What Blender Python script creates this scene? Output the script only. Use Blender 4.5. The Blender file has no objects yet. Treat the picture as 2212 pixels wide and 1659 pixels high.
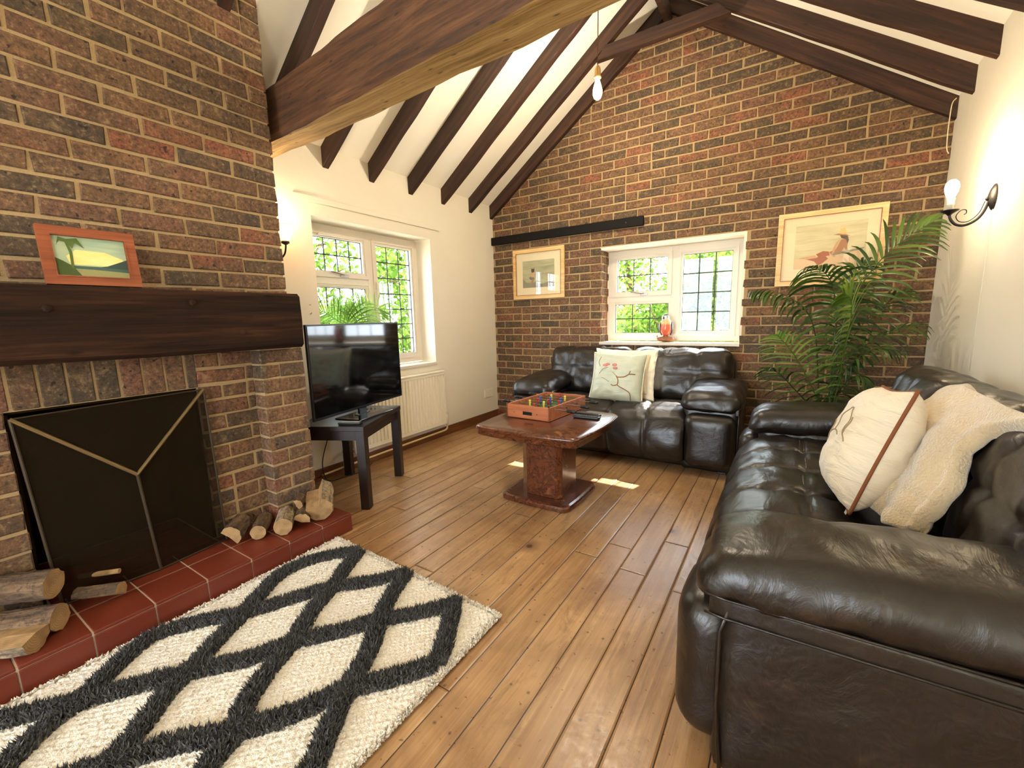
import bpy, bmesh, math, random
import numpy as np
from mathutils import Vector, Matrix, Euler
random.seed(7); rng = np.random.default_rng(11)
C = bpy.context.scene.collection
PI = math.pi
# ------------------------------------------------------------------ camera, sky, sun, exposure
cd = bpy.data.cameras.new('camera'); cam = bpy.data.objects.new('camera', cd); C.objects.link(cam)
cd.sensor_width = 36; cd.lens = 36*915.5/2212; cd.clip_start = 0.02; cd.clip_end = 200
CR, CU, CF = Vector((.84195, .53901, -.02424)), Vector((-.06294, .14274, .98776)), Vector((-.53587, .83012, -.15411))
cam.matrix_world = Matrix(((CR.x, CU.x, -CF.x, 2.7804), (CR.y, CU.y, -CF.y, -3.9935), (CR.z, CU.z, -CF.z, 1.1309), (0, 0, 0, 1)))
sc = bpy.context.scene
sc.camera = cam
sc.view_settings.view_transform = 'Standard'; sc.view_settings.look = 'None'
sc.view_settings.gamma = 1; sc.view_settings.use_curve_mapping = False
sc.view_settings.exposure = 1.5
sc.cycles.use_denoising = True
sc.cycles.max_bounces = 10; sc.cycles.diffuse_bounces = 6; sc.cycles.glossy_bounces = 4; sc.cycles.transparent_max_bounces = 12
sc.cycles.sample_clamp_indirect = 6; sc.cycles.caustics_reflective = False; sc.cycles.caustics_refractive = False
W = bpy.data.worlds.new('world'); sc.world = W; W.use_nodes = True
bg = W.node_tree.nodes['Background']
bg.inputs[0].default_value = (.82, .91, 1, 1); bg.inputs[1].default_value = 5.5
def sun(direction, strength, color, angle):
    l = bpy.data.lights.new('sun', 'SUN'); l.energy = strength; l.color = color; l.angle = math.radians(angle)
    o = bpy.data.objects.new('sun', l); C.objects.link(o); o.rotation_euler = Vector(direction).to_track_quat('-Z', 'Y').to_euler()
sun((-.20, -.85, -.905), 11, (1, .95, .86), .6)
def portal(loc, normal, sx, sy):
    l = bpy.data.lights.new('opening_portal', 'AREA'); l.shape = 'RECTANGLE'; l.size = sx; l.size_y = sy; l.cycles.is_portal = True
    o = bpy.data.objects.new('opening_portal', l); C.objects.link(o); o.location = loc; o.rotation_euler = Vector(normal).to_track_quat('-Z', 'Y').to_euler()
portal((-.32, -1.59, 1.30), (1, 0, 0), 1.2, 1.2)
portal((1.86, .30, 1.31), (0, -1, 0), 1.25, .9)
portal((1.3, -6.75, 1.2), (0, 1, 0), 2.1, 2.5)  # portal of the added opening in the front wall
portal((3.65, -5.85, 1.3), (-1, 0, 0), 1.0, 1.9)  # portal of the added opening in the right wall

# ------------------------------------------------------------------ material helpers
MATS = {}
def srgb(r, g, b): return tuple(((c/255+.055)/1.055)**2.4 if c > 10 else c/255/12.92 for c in (r, g, b)) + (1,)
class NT:
    def __init__(s, name):
        s.m = bpy.data.materials.new(name); s.m.use_nodes = True; s.t = s.m.node_tree; s.t.nodes.clear()
        s.out = s.n('ShaderNodeOutputMaterial'); s.b = s.n('ShaderNodeBsdfPrincipled'); s.l(s.b.outputs[0], s.out.inputs[0]); MATS[name] = s.m
    def n(s, k, **kw):
        x = s.t.nodes.new(k)
        for a, v in kw.items(): setattr(x, a, v)
        return x
    def l(s, a, b): s.t.links.new(a, b)
    def put(s, sock, v):
        if isinstance(v, bpy.types.NodeSocket): s.l(v, sock)
        else: sock.default_value = v
    def math(s, op, a, b=0.0, c=0.0):
        x = s.n('ShaderNodeMath', operation=op); s.put(x.inputs[0], a); s.put(x.inputs[1], b); s.put(x.inputs[2], c); return x.outputs[0]
    def mix(s, f, a, b, bt='MIX'):
        x = s.n('ShaderNodeMix', data_type='RGBA', blend_type=bt); s.put(x.inputs[0], f); s.put(x.inputs[6], a); s.put(x.inputs[7], b); return x.outputs[2]
    def noise(s, vec, scale, detail=4, rough=.5, dist=0, out=0):
        x = s.n('ShaderNodeTexNoise'); s.l(vec, x.inputs['Vector']); x.inputs['Scale'].default_value = scale; x.inputs['Detail'].default_value = detail
        x.inputs['Roughness'].default_value = rough; x.inputs['Distortion'].default_value = dist; return x.outputs[out]
    def vmap(s, vec, scale=(1, 1, 1), loc=(0, 0, 0), rot=(0, 0, 0)):
        x = s.n('ShaderNodeMapping'); s.l(vec, x.inputs[0]); x.inputs['Scale'].default_value = scale; x.inputs['Location'].default_value = loc; x.inputs['Rotation'].default_value = rot; return x.outputs[0]
    def ramp(s, f, stops, interp='LINEAR'):
        x = s.n('ShaderNodeValToRGB'); x.color_ramp.interpolation = interp; e = x.color_ramp.elements
        while len(e) < len(stops): e.new(.5)
        for i, (p, c) in enumerate(stops): e[i].position = p; e[i].color = c
        s.l(f, x.inputs[0]); return x.outputs[0]
    def obj(s): return s.n('ShaderNodeTexCoord').outputs['Object']
    def pos(s): return s.n('ShaderNodeNewGeometry').outputs['Position']
    def isl(s): return s.n('ShaderNodeNewGeometry').outputs['Random Per Island']
    def bump(s, h, strength=.3, dist=.01, prev=None):
        x = s.n('ShaderNodeBump'); x.inputs['Strength'].default_value = strength; x.inputs['Distance'].default_value = dist; s.l(h, x.inputs['Height'])
        if prev is not None: s.l(prev, x.inputs['Normal'])
        return x.outputs[0]
    def fin(s, col=None, rough=None, nor=None, **kw):
        if col is not None: s.put(s.b.inputs['Base Color'], col)
        if rough is not None: s.put(s.b.inputs['Roughness'], rough)
        if nor is not None: s.l(nor, s.b.inputs['Normal'])
        for k, v in kw.items(): s.put(s.b.inputs[k.replace('_', ' ')], v)
        return s.m
G = lambda v: (v, v, v, 1)
def simple(name, col, rough=.5, bumps=0, bscale=200, **kw):
    t = NT(name); o = t.obj(); n = t.noise(o, bscale, 3)
    c = t.mix(n, tuple(x*.88 for x in col[:3])+(1,), tuple(min(1, x*1.1) for x in col[:3])+(1,))
    return t.fin(c, rough, t.bump(n, bumps, .004) if bumps else None, **kw)

def m_brick():
    t = NT('brick'); p = t.pos(); r = t.isl()
    base = t.ramp(r, [(0, srgb(78, 66, 50)), (.14, srgb(122, 87, 60)), (.34, srgb(100, 73, 52)), (.48, srgb(128, 91, 62)), (.62, srgb(78, 64, 52)), (.72, srgb(122, 82, 62)), (.86, srgb(138, 84, 60)), (.95, srgb(146, 84, 60))], 'CONSTANT')
    n1 = t.noise(p, 9, 4, .6); n2 = t.noise(p, 70, 4, .7); n3 = t.noise(p, 38, 2, .5)
    c = t.mix(t.ramp(n1, [(.40, G(0)), (.62, G(.8))]), base, srgb(106, 80, 56)); c = t.mix(t.ramp(t.noise(p, 4, 3, .6), [(.4, G(0)), (.7, G(.4))]), c, srgb(74, 60, 46))
    c = t.mix(t.ramp(n2, [(.36, G(.85)), (.52, G(0))]), c, srgb(62, 50, 38))
    c = t.mix(t.ramp(n2, [(.56, G(0)), (.72, G(.6))]), c, srgb(168, 140, 102)); c = t.mix(t.ramp(t.noise(p, 22, 5, .7, .4), [(.56, G(0)), (.7, G(.55))]), c, srgb(156, 130, 94))
    c = t.mix(t.ramp(n3, [(.28, G(.9)), (.32, G(0))]), c, srgb(40, 30, 24))
    b = t.bump(n2, .5, .004); b = t.bump(n1, .4, .006, b)
    return t.fin(c, .9, b)
def m_mortar():
    t = NT('mortar'); p = t.pos(); n1 = t.noise(p, 12, 4); n2 = t.noise(p, 160, 3, .7)
    c = t.mix(n1, srgb(160, 134, 96), srgb(184, 156, 114)); c = t.mix(t.ramp(n2, [(.3, G(.5)), (.55, G(0))]), c, srgb(140, 116, 80))
    return t.fin(c, .95, t.bump(n2, .6, .004))
def m_plaster():
    t = NT('cream_plaster'); p = t.pos(); n1 = t.noise(p, 3, 3); n2 = t.noise(p, 60, 3, .6)
    return t.fin(t.mix(n1, srgb(228, 219, 199), srgb(236, 228, 209)), .85, t.bump(n2, .25, .004, t.bump(n1, .3, .02)))
def m_ceil():
    t = NT('ceiling_paint'); p = t.pos(); n1 = t.noise(p, 2.5, 3)
    return t.fin(t.mix(n1, srgb(246, 240, 224), srgb(252, 248, 236)), .9, t.bump(n1, .2, .02))
def m_wood(name, dark, mid, light, axis=0, scale=1., rough=.45, knots=True, bump=.35, coat=0., tilt=0.):
    t = NT(name); o = t.obj()
    if tilt: o = t.vmap(o, rot=(0, tilt, 0))
    pass; s = [30*scale]*3; s[axis] = 1.6*scale
    v = t.vmap(o, tuple(s)); n = t.noise(v, 1, 6, .62, .4); s2 = [110*scale]*3; s2[axis] = 3*scale
    f = t.noise(t.vmap(o, tuple(s2)), 1, 3, .6)
    c = t.ramp(n, [(.28, dark), (.5, mid), (.74, light)]); c = t.mix(t.ramp(f, [(.3, G(.55)), (.55, G(0))]), c, dark)
    if knots:
        w = t.n('ShaderNodeTexVoronoi'); s3 = [5*scale]*3; s3[axis] = 1.6*scale; t.l(t.vmap(o, tuple(s3)), w.inputs['Vector'])
        c = t.mix(t.ramp(w.outputs['Distance'], [(.05, G(.85)), (.16, G(0))]), c, tuple(x*.5 for x in dark[:3])+(1,))
    return t.fin(c, rough, t.bump(f, bump, .003, t.bump(n, bump, .006)), Coat_Weight=coat, Coat_Roughness=.15)
def m_floor():
    t = NT('pine_boards'); p = t.pos(); sx = t.n('ShaderNodeSeparateXYZ'); t.l(p, sx.inputs[0]); X, Y = sx.outputs[0], sx.outputs[1]
    bw = .118; bx = t.math('DIVIDE', t.math('ADD', X, .028), bw); row = t.math('FLOOR', bx); fx = t.math('FRACT', bx)
    wn = t.n('ShaderNodeTexWhiteNoise', noise_dimensions='1D'); t.l(row, wn.inputs['W']); rv = wn.outputs['Value']
    ly = t.math('DIVIDE', t.math('ADD', Y, t.math('MULTIPLY', rv, 7.3)), 1.9); seg = t.math('FLOOR', ly); fy = t.math('FRACT', ly)
    wn2 = t.n('ShaderNodeTexWhiteNoise', noise_dimensions='2D'); cb = t.n('ShaderNodeCombineXYZ'); t.l(row, cb.inputs[0]); t.l(seg, cb.inputs[1]); t.l(cb.outputs[0], wn2.inputs['Vector']); rb = wn2.outputs['Value']
    # per board shifted coordinates
    cv = t.n('ShaderNodeCombineXYZ'); t.l(t.math('ADD', X, t.math('MULTIPLY', rb, 13)), cv.inputs[0]); t.l(t.math('ADD', Y, t.math('MULTIPLY', rb, 31)), cv.inputs[1]); t.l(rb, cv.inputs[2]); v = cv.outputs[0]
    w = t.n('ShaderNodeTexWave', wave_type='BANDS', bands_direction='X'); t.l(t.vmap(v, (13, .8, 1)), w.inputs['Vector']); w.inputs['Scale'].default_value = 1.2; w.inputs['Distortion'].default_value = 7; w.inputs['Detail'].default_value = 3; w.inputs['Detail Scale'].default_value = .8
    g = t.noise(t.vmap(v, (60, 2.2, 1)), 1, 5, .65, .3); big = t.noise(v, 3, 3, .6)
    c = t.ramp(g, [(.30, srgb(88, 58, 34)), (.46, srgb(152, 113, 74)), (.60, srgb(178, 140, 96)), (.74, srgb(206, 172, 128))])
    c = t.mix(t.math('MULTIPLY', w.outputs['Fac'], .4), c, srgb(154, 106, 64))
    c = t.mix(t.ramp(big, [(.3, G(.55)), (.6, G(0))]), c, srgb(122, 84, 52))
    c = t.mix(t.math('MULTIPLY', rb, .5), c, srgb(202, 164, 116)); c = t.mix(t.ramp(t.noise(p, 1.7, 4, .65, .6), [(.42, G(0)), (.66, G(.6))]), c, srgb(118, 80, 48)); c = t.mix(t.ramp(t.noise(t.vmap(v, (14, 4, 1)), 1, 5, .7, 1.2), [(.52, G(0)), (.68, G(.5))]), c, srgb(112, 74, 42))
    vo = t.n('ShaderNodeTexVoronoi'); t.l(t.vmap(v, (2.6, 2.1, 1)), vo.inputs['Vector']); vo.inputs['Scale'].default_value = 1
    kd = t.math('ADD', vo.outputs['Distance'], t.math('MULTIPLY', t.math('SUBTRACT', big, .5), .08))
    c = t.mix(t.ramp(kd, [(.030, G(.95)), (.046, G(.5)), (.16, G(0))]), c, srgb(74, 46, 30))
    # nails near the board edges
    nu = t.math('MULTIPLY', t.math('SUBTRACT', t.math('FRACT', t.math('MULTIPLY', bx, 2)), .5), .059)
    nw = t.math('MULTIPLY', t.math('SUBTRACT', t.math('FRACT', t.math('ADD', t.math('DIVIDE', Y, .55), t.math('MULTIPLY', rv, .5))), .5), .55)
    jn = t.math('MULTIPLY', t.math('SUBTRACT', t.noise(p, 9, 1), .5), .03)
    nd = t.math('SQRT', t.math('ADD', t.math('POWER', t.math('ADD', nu, jn), 2), t.math('POWER', t.math('ADD', nw, jn), 2)))
    c = t.mix(t.ramp(nd, [(.0030, G(.9)), (.0048, G(0))]), c, srgb(36, 24, 16))
    sp = t.noise(p, 46, 3, .6); c = t.mix(t.ramp(sp, [(.28, G(.6)), (.36, G(0))]), c, srgb(120, 80, 48))
    ex = t.math('MINIMUM', fx, t.math('SUBTRACT', 1, fx)); ey = t.math('MULTIPLY', t.math('MINIMUM', fy, t.math('SUBTRACT', 1, fy)), 16)
    e = t.math('MINIMUM', ex, ey); gap = t.ramp(e, [(.008, G(1)), (.022, G(0))])
    c = t.mix(gap, c, srgb(46, 28, 16))
    h = t.math('MULTIPLY', t.ramp(e, [(.0, G(0)), (.06, G(1))]), 1.0)
    b = t.bump(h, .6, .004); b = t.bump(g, .12, .002, b); b = t.bump(sp, .12, .003, b); b = t.bump(big, .25, .01, b)
    return t.fin(c, t.math('ADD', t.math('MULTIPLY', sp, .32), .17), b, Specular_IOR_Level=.62)
def m_leather():
    t = NT('brown_leather'); o = t.obj(); n = t.noise(o, 4, 4, .6, .5); f = t.noise(o, 260, 3, .6); w = t.noise(t.vmap(o, (5, 14, 9)), 1, 5, .62, 1.6)
    c = t.mix(n, srgb(19, 14, 10), srgb(31, 23, 16))
    c = t.mix(t.ramp(t.noise(o, 7, 4, .7, .3), [(.58, G(0)), (.75, G(.5))]), c, srgb(74, 54, 36))
    b = t.bump(w, .25, .010); b = t.bump(n, .3, .03, b); b = t.bump(f, .12, .001, b)
    return t.fin(c, t.math('ADD', t.math('MULTIPLY', n, .16), .27), b, Specular_IOR_Level=.6)
def m_walnut():
    t = NT('burl_walnut'); o = t.obj(); n = t.noise(o, 9, 6, .6, 1.8); v = t.n('ShaderNodeTexVoronoi', feature='DISTANCE_TO_EDGE'); t.l(t.vmap(o, (14, 14, 14)), v.inputs['Vector']); v.inputs['Scale'].default_value = 1
    d = t.noise(o, 5, 5, .6, 3)
    c = t.ramp(n, [(.3, srgb(52, 22, 12)), (.46, srgb(100, 54, 30)), (.56, srgb(76, 38, 22)), (.72, srgb(132, 80, 48))])
    c = t.mix(t.ramp(d, [(.47, G(0)), (.5, G(.8)), (.53, G(0))]), c, srgb(44, 16, 10))
    return t.fin(c, .26, t.bump(n, .05, .002), Coat_Weight=.35, Coat_Roughness=.12)
def m_tile():
    t = NT('terracotta_tile'); p = t.pos(); r = t.isl(); n = t.noise(p, 7, 4, .6); f = t.noise(p, 90, 3)
    c = t.mix(n, srgb(90, 34, 18), srgb(116, 47, 28)); c = t.mix(t.math('MULTIPLY', r, .3), c, srgb(110, 44, 28))
    return t.fin(c, .45, t.bump(f, .15, .002, t.bump(n, .2, .01)))
def m_bark(name, a, b_, c_):
    t = NT(name); o = t.obj(); n = t.noise(t.vmap(o, (8, 30, 30)), 1, 5, .7, .6); f = t.noise(o, 60, 4, .7)
    c = t.ramp(n, [(.3, a), (.5, b_), (.7, c_)]); c = t.mix(t.ramp(f, [(.35, G(.7)), (.5, G(0))]), c, a)
    return t.fin(c, .9, t.bump(n, .8, .012, t.bump(f, .6, .004)))
def m_cut():
    t = NT('cut_wood'); o = t.obj(); w = t.n('ShaderNodeTexWave', wave_type='RINGS', rings_direction='X'); t.l(o, w.inputs['Vector']); w.inputs['Scale'].default_value = 42; w.inputs['Distortion'].default_value = 2; n = t.noise(o, 25, 4)
    c = t.mix(t.math('MULTIPLY', w.outputs['Fac'], .5), srgb(170, 136, 90), srgb(128, 96, 58)); c = t.mix(t.ramp(n, [(.35, G(.5)), (.6, G(0))]), c, srgb(98, 70, 42))
    return t.fin(c, .85, t.bump(n, .4, .003))
def m_cloth(name, a, b_, scale=500, rough=.9, sheen=.4, wr=.4):
    t = NT(name); o = t.obj(); n = t.noise(o, 6, 4, .6, .5); f = t.noise(o, scale, 2); w = t.noise(t.vmap(o, (7, 22, 7)), 1, 4, .6, 1.)
    return t.fin(t.mix(n, a, b_), rough, t.bump(f, .3 if scale > 200 else .9, .002 if scale > 200 else .008, t.bump(w, wr, .012)), Sheen_Weight=sheen, Sheen_Roughness=.5)
def m_glass(name, tint=(1, 1, 1, 1), refl=1.0):
    m = bpy.data.materials.new(name); m.use_nodes = True; t = m.node_tree; t.nodes.clear(); o = t.nodes.new('ShaderNodeOutputMaterial'); mx = t.nodes.new('ShaderNodeMixShader')
    tr = t.nodes.new('ShaderNodeBsdfTransparent'); tr.inputs[0].default_value = tint; gl = t.nodes.new('ShaderNodeBsdfGlossy'); gl.inputs['Roughness'].default_value = .01
    fr = t.nodes.new('ShaderNodeFresnel'); gn = t.nodes.new('ShaderNodeNewGeometry'); io = t.nodes.new('ShaderNodeMath'); io.operation = 'MULTIPLY_ADD'; io.inputs[1].default_value = 1/1.5-1.5; io.inputs[2].default_value = 1.5; t.links.new(gn.outputs['Backfacing'], io.inputs[0]); t.links.new(io.outputs[0], fr.inputs[0]); mu = t.nodes.new('ShaderNodeMath'); mu.operation = 'MULTIPLY'; mu.inputs[1].default_value = refl
    t.links.new(fr.outputs[0], mu.inputs[0]); t.links.new(mu.outputs[0], mx.inputs[0]); t.links.new(tr.outputs[0], mx.inputs[1]); t.links.new(gl.outputs[0], mx.inputs[2]); t.links.new(mx.outputs[0], o.inputs[0]); MATS[name] = m; return m
def m_emit(name, col, s):
    m = bpy.data.materials.new(name); m.use_nodes = True; t = m.node_tree; t.nodes.clear(); o = t.nodes.new('ShaderNodeOutputMaterial'); e = t.nodes.new('ShaderNodeEmission'); e.inputs[0].default_value = col; e.inputs[1].default_value = s; t.links.new(e.outputs[0], o.inputs[0]); MATS[name] = m; return m
def m_glow():
    m = bpy.data.materials.new('glowing_glass'); m.use_nodes = True; t = m.node_tree; t.nodes.clear(); o = t.nodes.new('ShaderNodeOutputMaterial'); e = t.nodes.new('ShaderNodeEmission'); e.inputs[0].default_value = (1, .72, .36, 1); e.inputs[1].default_value = 2.2
    tr = t.nodes.new('ShaderNodeBsdfTransparent'); ad = t.nodes.new('ShaderNodeAddShader'); t.links.new(e.outputs[0], ad.inputs[0]); t.links.new(tr.outputs[0], ad.inputs[1]); t.links.new(ad.outputs[0], o.inputs[0]); return m
def m_leaf(name, a, b_, trans=.35, rough=.4):
    t = NT(name); o = t.obj(); r = t.isl(); c = t.mix(r, a, b_); t.fin(c, rough, Specular_IOR_Level=.6)
    tl = t.n('ShaderNodeBsdfTranslucent'); t.l(c, tl.inputs[0]); mx = t.n('ShaderNodeMixShader'); mx.inputs[0].default_value = trans
    t.l(t.b.outputs[0], mx.inputs[1]); t.l(tl.outputs[0], mx.inputs[2]); t.l(mx.outputs[0], t.out.inputs[0]); return t.m
def m_mesh():
    t = NT('fire_mesh'); o = t.obj(); t.fin(srgb(34, 26, 15), .95, None, Specular_IOR_Level=.05, Metallic=.0)
    tr = t.n('ShaderNodeBsdfTransparent'); mx = t.n('ShaderNodeMixShader'); mx.inputs[0].default_value = .52
    t.l(tr.outputs[0], mx.inputs[1]); t.l(t.b.outputs[0], mx.inputs[2]); t.l(mx.outputs[0], t.out.inputs[0]); return t.m

BRICK, MORTAR, PLASTER, CEIL = m_brick(), m_mortar(), m_plaster(), m_ceil()
DK, MD, LT = srgb(28, 15, 9), srgb(58, 33, 20), srgb(86, 52, 32)
RAFTER = m_wood('rafter_timber', DK, MD, LT, 0, 1, .6); RAFTERL = m_wood('rafter_timber_left', DK, MD, LT, 0, 1, .6, tilt=.634); RAFTERR = m_wood('rafter_timber_right', DK, MD, LT, 0, 1, .6, tilt=-.613)
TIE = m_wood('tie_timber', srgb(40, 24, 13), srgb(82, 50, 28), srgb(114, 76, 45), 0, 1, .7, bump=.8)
TIE2 = m_wood('tie_timber_lit', srgb(116, 88, 46), srgb(176, 142, 88), srgb(206, 178, 124), 0, 1, .8, bump=.8)  # paler copy for the tie beam's underside: floor-bounce light put into the colour
MANTEL = m_wood('mantel_oak', srgb(14, 8, 5), srgb(46, 27, 16), srgb(80, 50, 31), 1, .6, .92, bump=.8)
MANTEL.node_tree.nodes['Principled BSDF'].inputs['Specular IOR Level'].default_value = .2
SKIRT = m_wood('skirting_wood', srgb(80, 44, 24), srgb(112, 66, 38), srgb(140, 88, 52), 1, 1, .45, False)
FLOOR, LEATHER, WALNUT, TILE = m_floor(), m_leather(), m_walnut(), m_tile()
GROUT = simple('tile_grout', srgb(196, 176, 150), .9, .3)
BARK = m_bark('bark', srgb(40, 29, 19), srgb(88, 66, 44), srgb(128, 102, 72))
BIRCH = m_bark('birch_bark', srgb(56, 42, 30), srgb(150, 130, 102), srgb(200, 184, 154))
CUT = m_cut()
UPVC = simple('white_upvc', srgb(222, 212, 196), .35)
GLASS = m_glass('window_glass'); PGLASS = m_glass('picture_glass', refl=1.0)
LEAD = simple('lead_strip', srgb(40, 42, 44), .5)
IRON = simple('wrought_iron', srgb(36, 32, 30), .45, .2, 60, Metallic=.5)
BLACKP = simple('black_plastic', srgb(16, 16, 17), .35)
SCREEN = NT('tv_screen').fin(srgb(6, 7, 7), .06, None, Specular_IOR_Level=.7)
ESPRESSO = m_wood('espresso_wood', srgb(18, 11, 8), srgb(32, 20, 14), srgb(46, 30, 22), 2, 1, .35, False, .1)
RADW = simple('radiator_enamel', srgb(238, 230, 208), .35)
PIPE = simple('painted_pipe', srgb(214, 190, 140), .4)
PALEWOOD = m_wood('pale_frame_wood', srgb(196, 150, 92), srgb(226, 186, 124), srgb(240, 208, 150), 0, 1, .4, False, .1)
REDWOOD = m_wood('red_frame_wood', srgb(110, 52, 28), srgb(148, 78, 46), srgb(170, 98, 60), 0, 1, .4, False, .15)
TOYWOOD = m_wood('toy_wood', srgb(150, 84, 52), srgb(178, 108, 72), srgb(196, 128, 88), 0, 1, .35, False, .05)
CARD = simple('mount_card', srgb(236, 220, 180), .9)
CREAM = m_cloth('cream_linen', srgb(232, 218, 190), srgb(244, 234, 212), 400)
SATIN = m_cloth('sage_satin', srgb(176, 184, 160), srgb(206, 210, 190), 600, .35, .2)
FLEECE = m_cloth('beige_fleece', srgb(190, 168, 132), srgb(212, 192, 156), 150, .95, .9, .2)
BONE = m_cloth('embroidered_cream', srgb(216, 200, 172), srgb(232, 220, 196), 500, .6, .3, 1.)
BRASS = simple('brass', srgb(190, 150, 90), .3, Metallic=.9)
CHROME = simple('steel_rod', srgb(200, 200, 200), .2, Metallic=1.)
BULB = m_emit('bulb_glow', (1, .78, .48, 1), 60)
FROST = NT('frosted_glass').fin(srgb(255, 236, 200), .4, None, Transmission_Weight=.0, Subsurface_Weight=.0)
LEAF = m_leaf('palm_leaf', srgb(34, 58, 22), srgb(84, 112, 46), .35, .3)
LEAFY = m_leaf('palm_leaf_light', srgb(80, 120, 44), srgb(140, 170, 80), .5, .4)
LEAFSUN = m_leaf('palm_leaf_sunlit', srgb(70, 104, 34), srgb(132, 158, 62), .4, .3)  # brighter green for one frond, sunlight painted into the leaf colour
TREEL = m_leaf('tree_leaf', srgb(62, 92, 30), srgb(128, 158, 66), .5, .9); TREEL.node_tree.nodes['Principled BSDF'].inputs['Specular IOR Level'].default_value = .05
MESH = m_mesh()
def flat(name, c, rough=.8): return simple(name, srgb(*c), rough)

# ------------------------------------------------------------------ mesh helpers
def link(name, bm, mats, parent=None, smooth=False, loc=None):
    me = bpy.data.meshes.new(name)
    bmesh.ops.recalc_face_normals(bm, faces=bm.faces[:]); bm.to_mesh(me); bm.free()
    for m in (mats if isinstance(mats, (list, tuple)) else [mats]): me.materials.append(m)
    if smooth: me.polygons.foreach_set('use_smooth', [True]*len(me.polygons))
    o = bpy.data.objects.new(name, me); C.objects.link(o)
    if parent is not None: o.parent = parent
    if loc is not None: o.location = loc
    return o
def tag(o, label=None, cat=None, group=None, kind=None):
    if label: o['label'] = label
    if cat: o['category'] = cat
    if group: o['group'] = group
    if kind: o['kind'] = kind
    return o
def thing(name, label, cat, loc=(0, 0, 0), rotz=0, group=None):
    o = bpy.data.objects.new(name, None); C.objects.link(o); o.location = loc; o.rotation_euler = (0, 0, rotz); o.empty_display_size = .1
    return tag(o, label, cat, group)
def box(bm, a, b, bev=0, seg=2, M=None, mi=0):
    a = Vector(a); b = Vector(b); r = bmesh.ops.create_cube(bm, size=1)
    vs = r['verts']; c = (a+b)/2; s = b-a
    for v in vs: v.co = Vector((v.co.x*s.x, v.co.y*s.y, v.co.z*s.z))+c
    fs = list({f for v in vs for f in v.link_faces})
    if bev:
        es = list({e for f in fs for e in f.edges}); r2 = bmesh.ops.bevel(bm, geom=es, offset=bev, segments=seg, affect='EDGES', profile=.5)
        vs = list({v for f in r2['faces'] for v in f.verts} | {v for v in vs if v.is_valid}); fs = list({f for v in vs for f in v.link_faces})
    if M is not None:
        for v in vs: v.co = M @ v.co
    for f in fs: f.material_index = mi
    return vs
def BM(): return bmesh.new()
def boxo(name, a, b, m, parent=None, bev=0, seg=2, M=None): bm = BM(); box(bm, a, b, bev, seg, M); return link(name, bm, m, parent)
def prism(bm, poly, d, thick, axis='Y', mi=0):
    # poly: list of (u, z); extruded along axis from d to d+thick
    f = (lambda u, z, t: Vector((u, t, z))) if axis == 'Y' else ((lambda u, z, t: Vector((t, u, z))) if axis == 'X' else (lambda u, z, t: Vector((u, z, t))))
    A = [bm.verts.new(f(u, z, d)) for u, z in poly]; B = [bm.verts.new(f(u, z, d+thick)) for u, z in poly]
    fs = [bm.faces.new(A), bm.faces.new(B[::-1])]; n = len(poly)
    for i in range(n): fs.append(bm.faces.new((A[i], B[i], B[(i+1) % n], A[(i+1) % n])))
    for q in fs: q.material_index = mi
    return A+B
def tube(bm, pts, r, n=8, cap=True, mi=0):
    pts = [Vector(p) for p in pts]; R = r if isinstance(r, (list, tuple)) else [r]*len(pts); rings = []; up = Vector((0, 0, 1)); prev = None
    for i, p in enumerate(pts):
        d = (pts[min(i+1, len(pts)-1)]-pts[max(i-1, 0)]).normalized()
        if prev is None: prev = up.cross(d) if abs(d.z) < .95 else Vector((1, 0, 0)).cross(d)
        s = (prev-d*prev.dot(d)).normalized(); prev = s; t = d.cross(s)
        rings.append([bm.verts.new(p+(s*math.cos(a)+t*math.sin(a))*R[i]) for a in (2*PI*k/n for k in range(n))])
    for i in range(len(rings)-1):
        for k in range(n): bm.faces.new((rings[i][k], rings[i][(k+1) % n], rings[i+1][(k+1) % n], rings[i+1][k])).material_index = mi
    if cap:
        bm.faces.new(rings[0][::-1]).material_index = mi; bm.faces.new(rings[-1]).material_index = mi
    return [v for q in rings for v in q]
def lathe(bm, prof, c=(0, 0, 0), n=24, M=None, mi=0):
    c = Vector(c); rings = []
    for r, z in prof:
        ring = [Vector((r*math.cos(2*PI*k/n), r*math.sin(2*PI*k/n), z)) for k in range(n)]
        rings.append([bm.verts.new((M @ v if M is not None else v)+c) for v in ring])
    for i in range(len(rings)-1):
        for k in range(n): bm.faces.new((rings[i][k], rings[i][(k+1) % n], rings[i+1][(k+1) % n], rings[i+1][k])).material_index = mi
    if prof[0][0] > 1e-5: bm.faces.new(rings[0][::-1]).material_index = mi
    if prof[-1][0] > 1e-5: bm.faces.new(rings[-1]).material_index = mi
    bmesh.ops.remove_doubles(bm, verts=[v for q in rings for v in q], dist=1e-6)
def catmull(P, k=6):
    P = [Vector(p) for p in P]; Q = [P[0]*2-P[1]]+P+[P[-1]*2-P[-2]]; out = []
    for i in range(1, len(Q)-2):
        for j in range(k):
            t = j/k; a, b, c, d = Q[i-1], Q[i], Q[i+1], Q[i+2]
            out.append(.5*((2*b)+(c-a)*t+(2*a-5*b+4*c-d)*t*t+(3*b-a-3*c+d)*t**3))
    return out+[P[-1]]
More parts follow.
